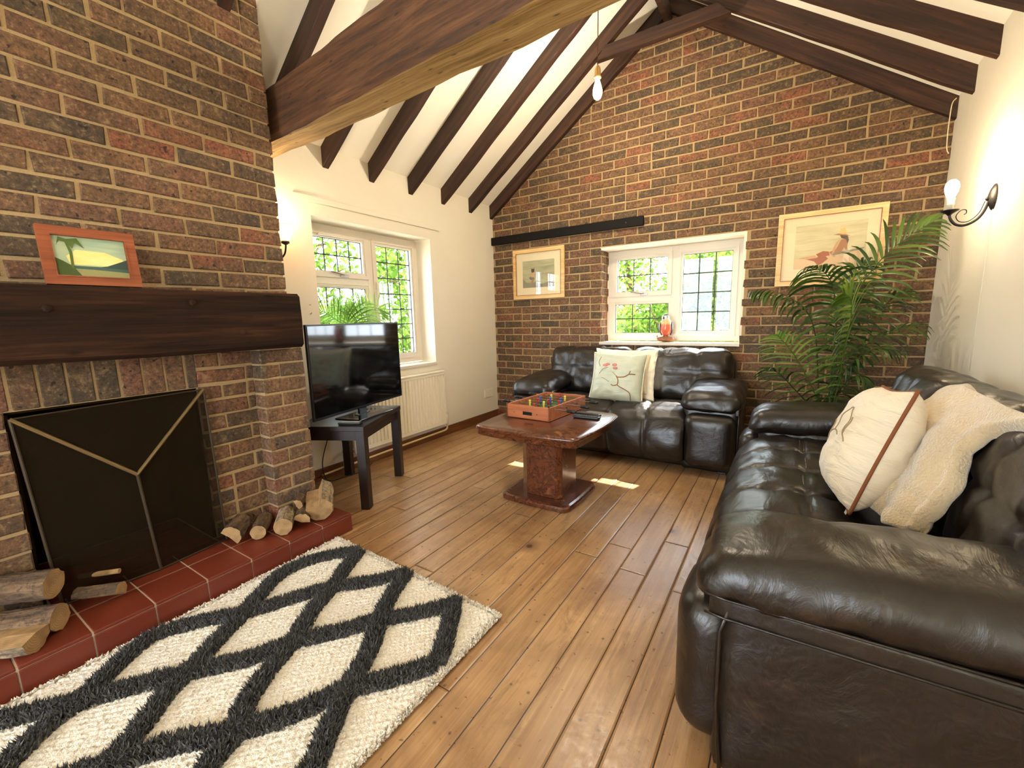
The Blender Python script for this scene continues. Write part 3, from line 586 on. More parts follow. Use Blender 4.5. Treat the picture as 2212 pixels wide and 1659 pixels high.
# ------------------------------------------------------------------ sofas
def groove(d, w=.016): return math.exp(-(d/w)**2)
def sofa(label, loc, rotz, Wd, D, AW, nback, npan, seat_line=.32):
    t = thing('sofa', label, 'sofa', loc, rotz)
    t_ = t
    # body under the seat
    bm = BM(); softbox(bm, (.03, .1, .02), (Wd-.03, D-.03, .36), .04, 8); link('base', bm, LEATHER, t, True)
    # waterfall seat
    bm = BM(); prof = catmull([(0, D*.72, .40), (0, D*.60, .425), (0, D*.45, .445), (0, .30, .452), (0, .16, .445), (0, .07, .405), (0, .015, .33), (0, -.005, .23), (0, .01, .14), (0, .04, .085), (0, .10, .07)], 8)
    NX = 24*npan; x0, x1 = AW-.03, Wd-AW+.03; rows = []
    for j, p in enumerate(prof):
        a = prof[min(j+1, len(prof)-1)]-prof[max(j-1, 0)]; nrm = Vector((0, a.z, -a.y)).normalized()
        if nrm.z < 0 and p.z > .4: nrm = -nrm
        if p.z <= .4 and nrm.y > 0: nrm = -nrm
        row = []
        for i in range(NX+1):
            u = i/NX; x = x0+(x1-x0)*u; ph = u*npan; fr = ph-math.floor(ph); ds = min(fr, 1-fr)*(x1-x0)/npan
            pf = .014*(1-(abs(fr-.5)*2)**4)-.010*groove(ds, .008)
            if p.y < D*.62 and p.z > .3: pf -= .010*groove(p.y-seat_line, .010)
            wr = .0045*math.sin(p.y*60+3*math.sin(x*17)+x*9)*math.exp(-ds/.05)+.004*nz(x*6, p.y*9, p.z*7, 1.8)
            row.append(bm.verts.new(p+nrm*(pf+wr)+Vector((x, 0, 0))))
        rows.append(row)
    for j in range(len(rows)-1):
        for i in range(NX): bm.faces.new((rows[j][i], rows[j][i+1], rows[j+1][i+1], rows[j+1][i]))
    seat = link('seat', bm, LEATHER, t, True)
    bm = BM()
    for off in (-.008, .008):
        pts = []
        for i in range(0, NX+1, 3):
            u = i/NX; x = x0+(x1-x0)*u; fr = u*npan-math.floor(u*npan); ds = min(fr, 1-fr)*(x1-x0)/npan
            pts.append((x, seat_line+off, .4445+.014*(1-(abs(fr-.5)*2)**4)-.010*groove(ds, .008)+.004*nz(x*6, seat_line*9, .45*7, 1.8)))
        tube(bm, pts, .0016, 5)
    link('stitching', bm, simple('stitch_thread', srgb(120, 104, 92), .6), seat)
    # arms
    for s in (0, 1):
        xa = 0 if s == 0 else Wd-AW; out = -1 if s == 0 else 1
        bm = BM()
        def fa(p, n, hh): 
            p = p.copy(); p += n*.006*nz(p[0]*8, p[1]*8, p[2]*8, 1.3)
            return p
        softbox(bm, (xa+.006, .10, .015), (xa+AW-.012, D-.06, .49), .028, 12, fa)
        arm = link('armrest', bm, LEATHER, t, True)
        bm = BM()
        def ff(p, n, hh):
            p = p.copy(); p[1] -= .012*(1-(p[0]/hh[0])**2)*(n[1] < -.2); return p
        softbox(bm, (xa+.02, .012, .06), (xa+AW-.02, .16, .44), .068, 12, ff); link('front_bulge', bm, LEATHER, arm, True)
        bm = BM()
        def fp(p, n, hh):
            p = p.copy(); ux, uy = p[0]/hh[0], p[1]/hh[1]
            if n[2] > -.3: p[2] += .022*(1-ux*ux)*(1-uy**4)
            p[2] += .02*uy
            p += n*.006*nz(p[0]*9+s, p[1]*9, p[2]*9, 1.5)
            if p[1] < -hh[1]*.55: p[2] -= .02*((-uy-.55)/.45)**2*(n[2] > -.3)
            return p
        softbox(bm, (xa-(.002 if s == 0 else .014), .05, .462), (xa+AW+(.014 if s == 0 else .002), D*.76, .60), .066, 22, fp); link('armrest_pad', bm, LEATHER, arm, True)
        # welt seam round the outer panel
        bm = BM(); xo = xa+.004 if s == 0 else xa+AW-.010
        tube(bm, [(xo, .125, .03), (xo, .11, .2), (xo, .11, .40), (xo, .125, .455)], .005, 6); [tube(bm, [(xo+out*.004, .075, zz+.004), (xo+out*.005, .12, zz), (xo+out*.005, D*.4, zz+.004), (xo+out*.004, D*.76, zz+.012)], .0032, 6) for zz in (.437, .484)]
        link('welt', bm, LEATHER, arm, True); bm = BM(); softbox(bm, (min(xo-out*.02, xo+out*.004), .085, .436), (max(xo-out*.02, xo+out*.004), D*.76, .486), .004, 6); link('gusset', bm, LEATHER, arm, True)
    # back shell and cushions
    bm = BM(); softbox(bm, (AW*.25, D-.20, .1), (Wd-AW*.25, D-.01, .80), .07, 10); link('back_shell', bm, LEATHER, t, True)
    xb0, xb1 = AW*.30, Wd-AW*.30; wc = (xb1-xb0)/nback
    for k in range(nback):
        bm = BM()
        def fb(p, n, hh, k=k):
            p = p.copy(); ux, uz = p[0]/hh[0], p[2]/hh[2]
            fs = 1.0 if n[1] < -.2 or n[2] > .3 else 0.
            g1 = min(abs(p[0]-q*hh[0]) for q in (-.36, .36)); g2 = abs(p[2]-.02)
            if fs:
                p[1] -= .035*(1-ux**4)*(1-uz**4)*(n[1] < -.1)
                dp = .012*groove(g1, .012)+.010*groove(g2, .012)*(n[1] < -.3)
                p -= n*dp
                p += n*.007*math.sin(p[2]*55+4*math.sin(p[0]*21))*math.exp(-min(g1, abs(abs(p[0])-hh[0]))/.04)*.6
                p += n*.008*nz(p[0]*8+k*3, p[1]*8, p[2]*8, 1.6)
            if uz < 0: p[0] *= 1-.10*uz*uz*(1 if nback < 4 else 0)*.6
            return p
        Mb = Matrix.Translation((0, 0, 0)) @ Matrix.Translation((0, D-.26, .42)) @ Matrix.Rotation(-.24, 4, 'X') @ Matrix.Translation((0, -(D-.26), -.42))
        softbox(bm, (xb0+wc*k-.004, D-.37, .385), (xb0+wc*(k+1)+.004, D-.13, .855), .095, 34, fb, Mb)
        link('back_cushion', bm, LEATHER, t, True)
    for x in (.1, Wd-.1):
        for y in (.17, D-.1): bm = BM(); box(bm, (x-.03, y-.03, 0), (x+.03, y+.03, .03), .004); link('foot', bm, BLACKP, t)
    return t
sofa('dark brown leather two-seat sofa against the brick gable under the window', (.752, -.935, 0), 0, 1.808, .885, .37, 2, 4)
sofa('large dark brown leather sofa along the right wall, in the foreground', (2.585, -.985, 0), -PI/2, 2.02, .985, .33, 3, 5, .30)

# ------------------------------------------------------------------ cushions and throw
def pillow(bm, w, h, t, n=26, M=None, flange=0., seed=0):
    def pt(u, v, s):
        x = u*w/2*(1-.07*(1-v*v)*abs(u)**3); y = v*h/2*(1-.07*(1-u*u)*abs(v)**3)
        a = max(0, 1-abs(u)**3.2)*max(0, 1-abs(v)**3.2); z = s*t/2*a**.55
        z += s*.006*nz(u*3+seed, v*3, 0, 1.6)*a + s*.005*math.sin((math.atan2(v, u))*22+seed)*a**.3*(u*u+v*v > .35)*max(0, (1-a))
        return Vector((x, y, z))
    for s in (1, -1):
        g = [[bm.verts.new(M @ pt(-1+2*i/n, -1+2*j/n, s) if M is not None else pt(-1+2*i/n, -1+2*j/n, s)) for j in range(n+1)] for i in range(n+1)]
        for i in range(n):
            for j in range(n): bm.faces.new((g[i][j], g[i+1][j], g[i+1][j+1], g[i][j+1]))
    bmesh.ops.remove_doubles(bm, verts=bm.verts[:], dist=1e-5)
    return pt
def outline(pt, k=.0, n=40):
    P = [(-1+2*i/n, -1) for i in range(n)]+[(1, -1+2*i/n) for i in range(n)]+[(1-2*i/n, 1) for i in range(n)]+[(-1, 1-2*i/n) for i in range(n+1)]
    return [pt(u, v, 0)*(1+k) for u, v in P]
def place(o, loc, nrm, roll=0):
    z = Vector(nrm).normalized(); up = Vector((0, 0, 1)); y = (up-z*up.dot(z)).normalized(); x = y.cross(z)
    R = Matrix((x, y, z)).transposed() @ Matrix.Rotation(roll, 3, 'Z'); o.location = loc; o.rotation_euler = R.to_euler()
# rear cream flanged cushion
t = thing('cushion', 'cream linen cushion with wide flat border, behind the sage cushion on the two-seat sofa', 'cushion')
bm = BM(); pt = pillow(bm, .42, .34, .10, 22, seed=2); link('cushion_body', bm, CREAM, t, True)
bm = BM(); g = []
for r_ in (.80, 1.0, 1.12, 1.24):
    g.append([bm.verts.new(Vector((p.x*r_, p.y*r_, .004*math.sin(i*.9)*(r_ > 1)))) for i, p in enumerate(outline(pt)[:-1])])
for a in range(3):
    for i in range(len(g[0])): bm.faces.new((g[a][i], g[a][(i+1) % len(g[0])], g[a+1][(i+1) % len(g[0])], g[a+1][i]))
fo = link('flange', bm, CREAM, t, True); md = fo.modifiers.new('s', 'SOLIDIFY'); md.thickness = .006; md.offset = 0
place(t, (1.675, -.565, .652), (.02, -1, .30), .0)
# sage cushion with embroidered branch
t = thing('cushion', 'shiny sage green cushion with embroidered branches and pink blossom on the two-seat sofa', 'cushion')
bm = BM(); pt = pillow(bm, .44, .41, .15, 30, seed=5); link('cushion_body', bm, SATIN, t, True)
bm = BM(); tube(bm, outline(pt), .005, 6); link('piping', bm, CREAM, t, True)
def emb(lines, r, m, name, parent, pt=pt, w=.44, h=.41):
    bm = BM()
    for l in lines: tube(bm, [pt(u, v, 1)+Vector((0, 0, .001)) for u, v in [(a.x, a.y) for a in catmull([Vector((q[0], q[1], 0)) for q in l], 4)]], r, 5)
    link(name, bm, m, parent, True)
emb([[(.62, -.9), (.60, -.62), (.45, -.5), (.2, -.38), (.12, -.32), (-.02, -.36), (-.1, -.32)], [(.12, -.32), (.14, -.15), (.06, 0.02), (.1, -.02), (.35, .02), (.5, .12), (.72, .14)], [(.5, .12), (.54, .25)]], .0042, flat('thread_brown', (150, 104, 66)), 'branches', t)
emb([[(.06, .02), (-.05, .12), (-.1, .16)], [(-.2, -.22), (-.4, -.1), (-.5, -.08)], [(-.62, .08), (-.5, .25), (-.3, .35)], [(-.65, .8), (-.7, .55), (-.62, .38)]], .002, flat('thread_olive', (150, 140, 96)), 'stems', t)
for u, v in ((-.42, .42), (-.33, .47), (-.03, .34), (-.06, .46)):
    bm = BM(); bmesh.ops.create_icosphere(bm, subdivisions=2, radius=.016, matrix=Matrix.Translation(pt(u, v, 1)) @ Matrix.Diagonal((1.3, .8, .2, 1)).to_4x4()); link('blossom', bm, flat('thread_pink', (204, 132, 120)), t, True)
place(t, (1.655, -.672, .628), (.03, -1, .33), -.02)
# cream embroidered cushion on the large sofa
t = thing('cushion', 'plump cream cushion with brown piping and stitched twigs, standing on the large sofa', 'cushion')
bm = BM(); pt2 = pillow(bm, .42, .42, .20, 32, seed=8); link('cushion_body', bm, BONE, t, True)
bm = BM(); tube(bm, outline(pt2), .0055, 6); link('piping', bm, flat('piping_brown', (126, 70, 34)), t, True)
emb([[(-.5, -.2), (-.3, -.05), (0, .05), (.3, 0)], [(0, .05), (.05, .3), (.2, .5)], [(.3, .5), (.45, .3), (.5, .05), (.62, -.05)], [(.5, .05), (.55, .35)], [(-.3, -.05), (-.35, .2)]], .0022, flat('thread_grey', (150, 128, 96)), 'twigs', t, pt2)
bm = BM(); box(bm, (.15, -.225, -.002), (.175, -.195, .0), .0005); link('care_tag', bm, UPVC, t)
place(t, (3.045, -2.135, .668), (-1., -.0, .34), .12)
# throw
t = BM()
ctrl = [
 [(3.29, -1.92, .83), (3.30, -2.02, .87), (3.30, -2.13, .865), (3.30, -2.30, .855), (3.31, -2.62, .875)],
 [(3.22, -1.96, .77), (3.22, -2.06, .81), (3.23, -2.16, .80), (3.24, -2.27, .80), (3.26, -2.42, .815)],
 [(3.17, -2.02, .70), (3.15, -2.12, .72), (3.16, -2.22, .71), (3.18, -2.31, .73), (3.21, -2.40, .75)],
 [(3.14, -2.08, .62), (3.11, -2.18, .63), (3.12, -2.27, .62), (3.15, -2.36, .64), (3.19, -2.44, .67)],
 [(3.13, -2.14, .55), (3.08, -2.25, .55), (3.09, -2.33, .55), (3.12, -2.41, .565), (3.15, -2.47, .58)],
 [(3.11, -2.21, .492), (3.07, -2.31, .49), (3.08, -2.39, .492), (3.10, -2.45, .505), (3.13, -2.49, .52)]]
rows = [catmull(r, 7) for r in ctrl]; cols = [catmull([r[i] for r in rows], 8) for i in range(len(rows[0]))]
g = [[t.verts.new(p+Vector((-.8, -.1, .3))*(.012*math.sin(i*.62+j*.07+.8*math.sin(j*.2))+.008*nz(i*.3, j*.2, 0, 1.2))) for j, p in enumerate(c)] for i, c in enumerate(cols)]
for i in range(len(g)-1):
    for j in range(len(g[0])-1): t.faces.new((g[i][j], g[i+1][j], g[i+1][j+1], g[i][j+1]))
o = link('throw_blanket', t, FLEECE, None, True); md = o.modifiers.new('s', 'SOLIDIFY'); md.thickness = .045; md.offset = 0; md2 = o.modifiers.new('b', 'SUBSURF'); md2.levels = 1; md2.render_levels = 1
tag(o, 'beige fleece throw draped down the back of the large sofa behind the cream cushion', 'blanket')

# ------------------------------------------------------------------ coffee table
t = thing('coffee_table', 'square burl walnut pedestal coffee table before the two-seat sofa', 'table', (1.55, -1.665, 0))
def rsq(w, bow, r, n=8):
    out = []
    for q in range(4):
        a0 = q*PI/2; c = Matrix.Rotation(a0, 2)
        for i in range(n+1): a = i/n*PI/2; out.append(c @ Vector((w-r+r*math.cos(a), w-r+r*math.sin(a))))
        for i in range(1, 8): s_ = i/8; y_ = w-r+0*s_; out.append(c @ Vector(((w-r)*(1-2*s_), w+bow*(1-(2*s_-1)**2))))
    return out
def slab(bm, w, bow, r, prof):
    rings = []
    for dz, ins in prof: rings.append([bm.verts.new((p.x*(1-ins/w), p.y*(1-ins/w), dz)) for p in rsq(w, bow, r)])
    n = len(rings[0])
    for i in range(len(rings)-1):
        for k in range(n): bm.faces.new((rings[i][k], rings[i][(k+1) % n], rings[i+1][(k+1) % n], rings[i+1][k]))
    bm.faces.new(rings[0][::-1]); bm.faces.new(rings[-1])
bm = BM(); slab(bm, .345, .02, .05, [(.427, .022), (.437, .008), (.462, .012), (.468, .004), (.476, 0), (.484, .003), (.490, .012)]); link('table_top', bm, WALNUT, t, True).data.polygons.foreach_set('use_smooth', [False]*0 or [True]*len(bpy.data.objects['table_top'].data.polygons))
bm = BM(); slab(bm, .237, .006, .06, [(0, .006), (.006, 0), (.022, 0), (.032, .006), (.036, .02)]); link('table_base', bm, WALNUT, t, False)
bm = BM(); c = .07; w = .150
for x in (0,):
    P = [(-w, -w+c), (-w+c, -w), (w-c*.4, -w), (w, -w+c*.4), (w, w-c), (w-c, w), (-w+c, w), (-w, w-c)]
    prism(bm, P, .034, .396, 'Z')
bmesh.ops.bevel(bm, geom=[e for e in bm.edges], offset=.004, segments=2, affect='EDGES'); link('pedestal', bm, WALNUT, t)

# table football
t = thing('table_football', 'small wooden table football game on the coffee table', 'game', (1.268, -1.722, .4925), math.radians(-3))
Wg, Lg, Hg = .325, .50, .085
bm = BM(); th = .012
box(bm, (0, 0, 0), (Wg, th, Hg), .002); box(bm, (0, Lg-th, 0), (Wg, Lg, Hg), .002); box(bm, (0, 0, 0), (th, Lg, Hg), .002); box(bm, (Wg-th, 0, 0), (Wg, Lg, Hg), .002)
link('case', bm, TOYWOOD, t)
bm = BM(); box(bm, (th, th, .02), (Wg-th, Lg-th, .026)); link('pitch', bm, flat('pitch_green', (70, 110, 60)), t)
bm = BM(); box(bm, (Wg/2-.035, -.001, .024), (Wg/2+.035, .003, .046), .0); bm2 = link('goal_slot', bm, BLACKP, t)
for k, (x, z) in enumerate(((.06, .035), (Wg-.09, .035))): bm = BM(); lathe(bm, [(.003, 0), (.003, .002), (0, .002)], (x, -.0005, z), 8, Matrix.Rotation(PI/2, 4, 'X')); link('screw', bm, BLACKP, t)
RED, YEL, BLU, WHT = flat('player_red', (170, 40, 40), .3), flat('player_yellow', (220, 200, 90), .3), flat('player_blue', (50, 90, 160), .3), flat('player_white', (225, 220, 200), .3)
for k in range(6):
    y = .05+k*.08; side = 1 if k % 2 == 0 else -1; bm = BM(); off = (.02, -.01, .03, 0, .015, -.02)[k]
    xa, xb = (-.035+off, Wg+.075+off) if side > 0 else (-.075-off, Wg+.035-off)
    tube(bm, [(xa, y, .07), (xb, y, .07)], .0038, 8); ro = link('rod', bm, CHROME, t)
    bm = BM(); x1 = xb if side > 0 else xa
    lathe(bm, [(.008, 0), (.011, .004), (.0095, .01), (.0105, .03), (.0115, .052), (.008, .062), (0, .063)], (x1, y, .07), 12, Matrix.Rotation(side*PI/2, 4, 'Y')); link('handle', bm, BLACKP, ro, True)
    bm = BM(); x2 = xa if side > 0 else xb; lathe(bm, [(.005, 0), (.006, .008), (0, .009)], (x2, y, .07), 8, Matrix.Rotation(-side*PI/2, 4, 'Y')); link('end_cap', bm, BLACKP, ro, True)
    n = (1, 2, 3, 3, 2, 1)[k]
    for q in range(n):
        x = Wg*(q+1)/(n+1)+off; bm = BM(); box(bm, (x-.007, y-.005, .045), (x+.007, y+.005, .082), .003); box(bm, (x-.006, y-.003, .032), (x+.006, y+.007, .046), .002)
        bmesh.ops.create_uvsphere(bm, u_segments=10, v_segments=8, radius=.0085, matrix=Matrix.Translation((x, y, .089)))
        link('player', bm, (RED, YEL, RED, BLU, YEL, RED)[k], ro, True)
def remote(label, loc, rz):
    t = thing('remote_control', label, 'remote control', loc, rz, None)
    bm = BM(); box(bm, (-.085, -.022, 0), (.085, .022, .017), .006, 3); link('case', bm, BLACKP, t)
    bm = BM()
    for i in range(9):
        for j in (-1, 0, 1): box(bm, (-.07+i*.016-.0045, j*.0125-.0035, .016), (-.07+i*.016+.0045, j*.0125+.0035, .0195), .001)
    link('buttons', bm, flat('button_grey', (110, 110, 112)), t)
remote('black remote control on the coffee table, the nearer one', (1.755, -1.545, .4915), math.radians(2))
remote('black remote control on the coffee table, the farther one by the cushions', (1.735, -1.47, .4915), math.radians(-6))

# ------------------------------------------------------------------ television and stand
ang = math.atan2(-.25, .49)
t = thing('television_stand', 'small dark espresso wood side table carrying the television', 'table', (.39, -2.262, 0), -(PI/2-math.atan2(.49, -.25))+PI/2-PI/2)
# local y runs along the long side
a = .275; b = .192; LH = .52
for sx in (-1, 1):
    for sy in (-1, 1): boxo('leg', (sx*b-.027, sy*a-.027, 0), (sx*b+.027, sy*a+.027, LH-.03), ESPRESSO, t, bev=.002)
bm = BM()
for sx in (-1, 1): box(bm, (sx*b-.012, -a+.027, LH-.09), (sx*b+.012, a-.027, LH-.03))
for sy in (-1, 1): box(bm, (-b+.027, sy*a-.012, LH-.09), (b-.027, sy*a+.012, LH-.03))
link('apron', bm, ESPRESSO, t); boxo('table_top', (-b-.03, -a-.03, LH-.03), (b+.03, a+.03, LH), ESPRESSO, t, bev=.003)
tvm = Vector((.464, -2.211)); dv = Vector((.367-.56, -1.791+2.632)); tva = math.atan2(dv.y, dv.x)-PI/2
t = thing('television', 'black flat screen television in front of the left window', 'television', (tvm.x, tvm.y, .521), tva)
hw = dv.length/2; bz = .05
bm = BM(); box(bm, (-.016, -hw, bz), (0, hw, bz+.55), .004); box(bm, (-.045, -hw*.6, bz+.06), (-.014, hw*.6, bz+.36), .01); link('casing', bm, BLACKP, t)
bm = BM(); box(bm, (-.002, -hw+.01, bz+.018), (.0025, hw-.01, bz+.54)); link('screen', bm, SCREEN, t)
bm = BM(); box(bm, (-.10, -.17, 0), (.10, .17, .008), .004); GL = NT('black_glass').fin(srgb(10, 10, 10), .08, None); link('glass_base', bm, GL, t)
bm = BM(); box(bm, (-.035, -.06, .007), (-.008, .06, .012)); box(bm, (-.03, -.035, .007), (-.010, .035, bz+.1), .004); link('neck', bm, BLACKP, t)
t = thing('remote_control', 'black remote control lying on the television stand', 'remote control', (.605, -2.432, .5215), -1.1)
bm = BM(); box(bm, (-.02, -.07, 0), (.02, .07, .014), .005); link('case', bm, BLACKP, t)
bm = BM(); box(bm, (-.014, -.05, .013), (.014, .06, .016)); link('buttons', bm, flat('button_pale', (150, 148, 140)), t)
# cable behind
bm = BM(); tube(bm, catmull([(.20, -2.28, .50), (.10, -2.25, .35), (.07, -2.3, .15), (.08, -2.28, .012), (.12, -2.18, .008), (.13, -2.0, .008), (.10, -1.9, .03)]), .0035, 6)
tag(link('power_cable', bm, BLACKP, None, True), 'thin black cable trailing to the floor behind the television stand', 'cable')

# ------------------------------------------------------------------ radiator
t = thing('radiator', 'cream ribbed panel radiator under the left window', 'radiator', (0, 0, 0))
y0, y1, z0, z1 = -2.02, -.985, .135, .655; bm = BM(); n = 27
P = []
for i in range(n):
    ya = y0+.02+(y1-y0-.04)*i/n; q = (y1-y0-.04)/n
    P += [(ya, .068), (ya+q*.12, .079), (ya+q*.62, .079), (ya+q*.74, .068)]
P.append((y1-.02, .068))
bot = [bm.verts.new((x, y, z0+.035)) for y, x in P]; topv = [bm.verts.new((x, y, z1-.04)) for y, x in P]
for i in range(len(P)-1): bm.faces.new((bot[i], bot[i+1], topv[i+1], topv[i]))
box(bm, (.03, y0, z0), (.066, y1, z1-.01), .004); box(bm, (.064, y0, z0), (.074, y1, z0+.035), .003); box(bm, (.064, y0, z1-.04), (.074, y1, z1-.012), .003)
link('panel', bm, RADW, t)
bm = BM(); box(bm, (.022, y0-.002, z1-.014), (.082, y1+.002, z1), .004); link('top_grille', bm, RADW, t)
bm = BM(); box(bm, (.022, y1-.003, z0), (.078, y1+.003, z1-.006), .002); link('side_panel', bm, RADW, t); bm = BM(); box(bm, (.022, y0-.003, z0), (.078, y0+.003, z1-.006), .002); link('side_panel', bm, RADW, t)
bm = BM(); tube(bm, [(.05, y1, z0+.04), (.05, y1+.035, z0+.04)], .009, 8); tube(bm, [(.05, y1+.035, z0+.09), (.05, y1+.035, z0-.02)], .012, 10); lathe(bm, [(.014, 0), (.015, .03), (.01, .045), (0, .046)], (.05, y1+.035, z0+.09), 12); link('valve', bm, UPVC, t, True)
bm = BM(); tube(bm, catmull([(.05, y1+.035, z0), (.05, y1+.035, .09), (.05, y1+.01, .07), (.05, y1-.1, .066), (.05, -1.6, .062), (.05, -2.05, .055), (.05, -2.3, .05)]), .0085, 8); tube(bm, catmull([(.05, -2.02, z0+.03), (.05, -2.10, z0+.03), (.05, -2.11, .10), (.055, -2.11, .05)]), .009, 8); lathe(bm, [(.018, 0), (.018, .035), (0, .037)], (.05, -2.075, z0+.03), 10, Matrix.Rotation(PI/2, 4, 'X')); link('pipe', bm, PIPE, t, True)
# socket
t = thing('wall_socket', 'cream blank plate low on the left wall near the gable corner', 'socket')
bm = BM(); box(bm, (0, -.255, .255), (.009, -.095, .345), .003, 2); link('plate', bm, RADW, t)
bm = BM(); box(bm, (.008, -.225, .285), (.012, -.20, .315), .001); link('switch', bm, RADW, t)

# ------------------------------------------------------------------ pictures
def poly(parent, name, pts, m, y=0, th=.0008):
    bm = BM(); prism(bm, pts, y, th); return link(name, bm, m, parent)
def picture(label, M, w, h, fw, fm, mount, art_bg, slip=None):
    # local: x across, z up, -y towards the viewer, origin bottom left back
    t = thing('framed_picture', label, 'picture'); t.matrix_world = M
    bm = BM()
    for P in ([(0, 0), (w, 0), (w-fw, fw), (fw, fw)], [(0, h), (fw, h-fw), (w-fw, h-fw), (w, h)], [(0, 0), (fw, fw), (fw, h-fw), (0, h)], [(w, 0), (w, h), (w-fw, h-fw), (w-fw, fw)]): prism(bm, P, -.022, .02)
    link('frame', bm, fm, t)
    bm = BM(); q = .004
    for a_, b_ in (((fw-q, fw-q), (w-fw+q, fw)), ((fw-q, h-fw), (w-fw+q, h-fw+q)), ((fw-q, fw), (fw, h-fw)), ((w-fw, fw), (w-fw+q, h-fw))): box(bm, (a_[0], -.0245, a_[1]), (b_[0], -.02, b_[1]))
    link('inner_lip', bm, slip or fm, t)
    poly(t, 'mount', [(fw, fw), (w-fw, fw), (w-fw, h-fw), (fw, h-fw)], CARD, -.010, .002)
    a0, a1, b0, b1 = mount; poly(t, 'artwork', [(a0, b0), (a1, b0), (a1, b1), (a0, b1)], art_bg, -.0112)
    return t
def wash(name, a, b_, c_):
    t = NT(name); o = t.obj(); n = t.noise(t.vmap(o, (4, 4, 30)), 1, 5, .6, .5); return t.fin(t.ramp(n, [(.3, srgb(*a)), (.5, srgb(*b_)), (.7, srgb(*c_))]), .9)
skin, skin2, rust, straw, grey, dkg = flat('paint_skin', (206, 160, 120)), flat('paint_tan', (176, 120, 84)), flat('paint_rust', (168, 92, 66)), flat('paint_straw', (224, 190, 120)), flat('paint_grey', (140, 134, 110)), flat('paint_dark', (84, 60, 48))
# large beach picture
t = picture('large pale-framed watercolour of a sunbather in a straw hat, behind the tall palm', Matrix.Translation((2.684, -.010, 1.322)), .640, .532, .038, PALEWOOD, (.115, .535, .12, .435), wash('beach_wash', (196, 184, 140), (212, 200, 158), (226, 212, 170)), REDWOOD)
s = lambda pts: [(.115+u*.42, .12+v*.315) for u, v in pts]
poly(t, 'sand', s([(0, 0), (.95, 0), (.95, .35), (.55, .38), (.3, .3), (.0, .22)]), flat('paint_sand', (224, 190, 150)), -.0118)
poly(t, 'cloth', s([(.18, .22), (.45, .28), (.5, .2), (.42, .1), (.36, .06), (.3, .16)]), rust, -.0124)
poly(t, 'legs', s([(.08, .26), (.3, .3), (.35, .24), (.2, .22), (.08, .24)]), skin, -.013)
poly(t, 'skirt', s([(.32, .32), (.42, .38), (.5, .36), (.52, .27), (.36, .25)]), rust, -.0134)
poly(t, 'torso', s([(.5, .34), (.6, .40), (.66, .60), (.72, .62), (.74, .50), (.68, .34), (.56, .26)]), skin2, -.0138)
poly(t, 'arm_left', s([(.60, .56), (.645, .62), (.60, .45), (.575, .30), (.60, .24), (.57, .22), (.545, .3), (.565, .46)]), skin, -.0142)
poly(t, 'arm_right', s([(.70, .60), (.755, .56), (.75, .42), (.80, .28), (.77, .26), (.715, .42)]), skin2, -.0142)
poly(t, 'hair', s([(.64, .70), (.74, .70), (.765, .58), (.75, .5), (.725, .6), (.66, .64)]), dkg, -.0146)
poly(t, 'hat_brim', s([(.55, .72), (.66, .755), (.78, .67), (.66, .70)]), skin2, -.015); poly(t, 'hat_crown', s([(.625, .74), (.64, .84), (.70, .86), (.735, .72), (.68, .72)]), straw, -.0154)
poly(t, 'driftwood', s([(.56, .26), (.97, .36), (.98, .40), (.75, .35), (.56, .31)]), grey, -.0148)
bm = BM(); box(bm, (.038, -.0175, .038), (.602, -.0165, .494)); link('glass', bm, PGLASS, t)
# small picture
t = picture('small cream-framed picture of a crouching figure, left of the gable window', Matrix.Translation((.272, -.010, 1.326)), .604, .508, .040, PALEWOOD, (.115, .49, .115, .39), wash('shore_wash', (150, 150, 116), (176, 172, 132), (196, 188, 150)), REDWOOD)
s = lambda pts: [(.115+u*.375, .115+v*.275) for u, v in pts]
poly(t, 'rocks', s([(0, 0), (1, 0), (1, .22), (.6, .12), (.42, .2), (.3, .16), (.12, .2), (0, .34)]), grey, -.0118)
poly(t, 'figure_skirt', s([(.2, .38), (.32, .42), (.38, .34), (.36, .26), (.24, .30)]), flat('paint_slate', (110, 108, 92)), -.0124); poly(t, 'figure_legs', s([(.3, .3), (.37, .34), (.33, .16), (.28, .14), (.26, .2)]), skin2, -.0128)
poly(t, 'figure_body', s([(.28, .52), (.36, .58), (.4, .5), (.38, .38), (.28, .38)]), skin, -.013); poly(t, 'figure_hair', s([(.28, .62), (.29, .72), (.34, .68), (.38, .73), (.38, .58), (.3, .55)]), dkg, -.0134)
bm = BM(); box(bm, (.04, -.0175, .04), (.564, -.0165, .468)); link('glass', bm, PGLASS, t)
# painting leaning on the mantel
Mm = Matrix.Translation((.605, -3.345, 1.284)) @ Matrix.Rotation(math.radians(7), 4, 'Y').inverted() @ Matrix.Rotation(PI/2, 4, 'Z') @ Matrix.Translation((-.25, 0, 0))
t = picture('small red-wood framed painting of a palm beach sunset, leaning on the mantel', Mm, .262, .205, .032, REDWOOD, (.032, .230, .032, .173), wash('sky_wash', (150, 176, 150), (176, 194, 160), (196, 206, 166)), REDWOOD)
s = lambda pts: [(.032+u*.198, .032+v*.141) for u, v in pts]
poly(t, 'sunset', s([(.2, .3), (.9, .3), (.95, .5), (.7, .66), (.3, .68), (.16, .5)]), wash('sun_wash', (224, 206, 110), (240, 224, 140), (246, 236, 170)), -.0124)
poly(t, 'sea', s([(0, .14), (1, .14), (1, .32), (.62, .27), (.2, .27), (0, .26)]), flat('paint_teal', (70, 96, 84)), -.013); poly(t, 'headland', s([(.58, .26), (1, .24), (1, .50), (.82, .38), (.7, .30)]), flat('paint_slategreen', (58, 76, 66)), -.0134)
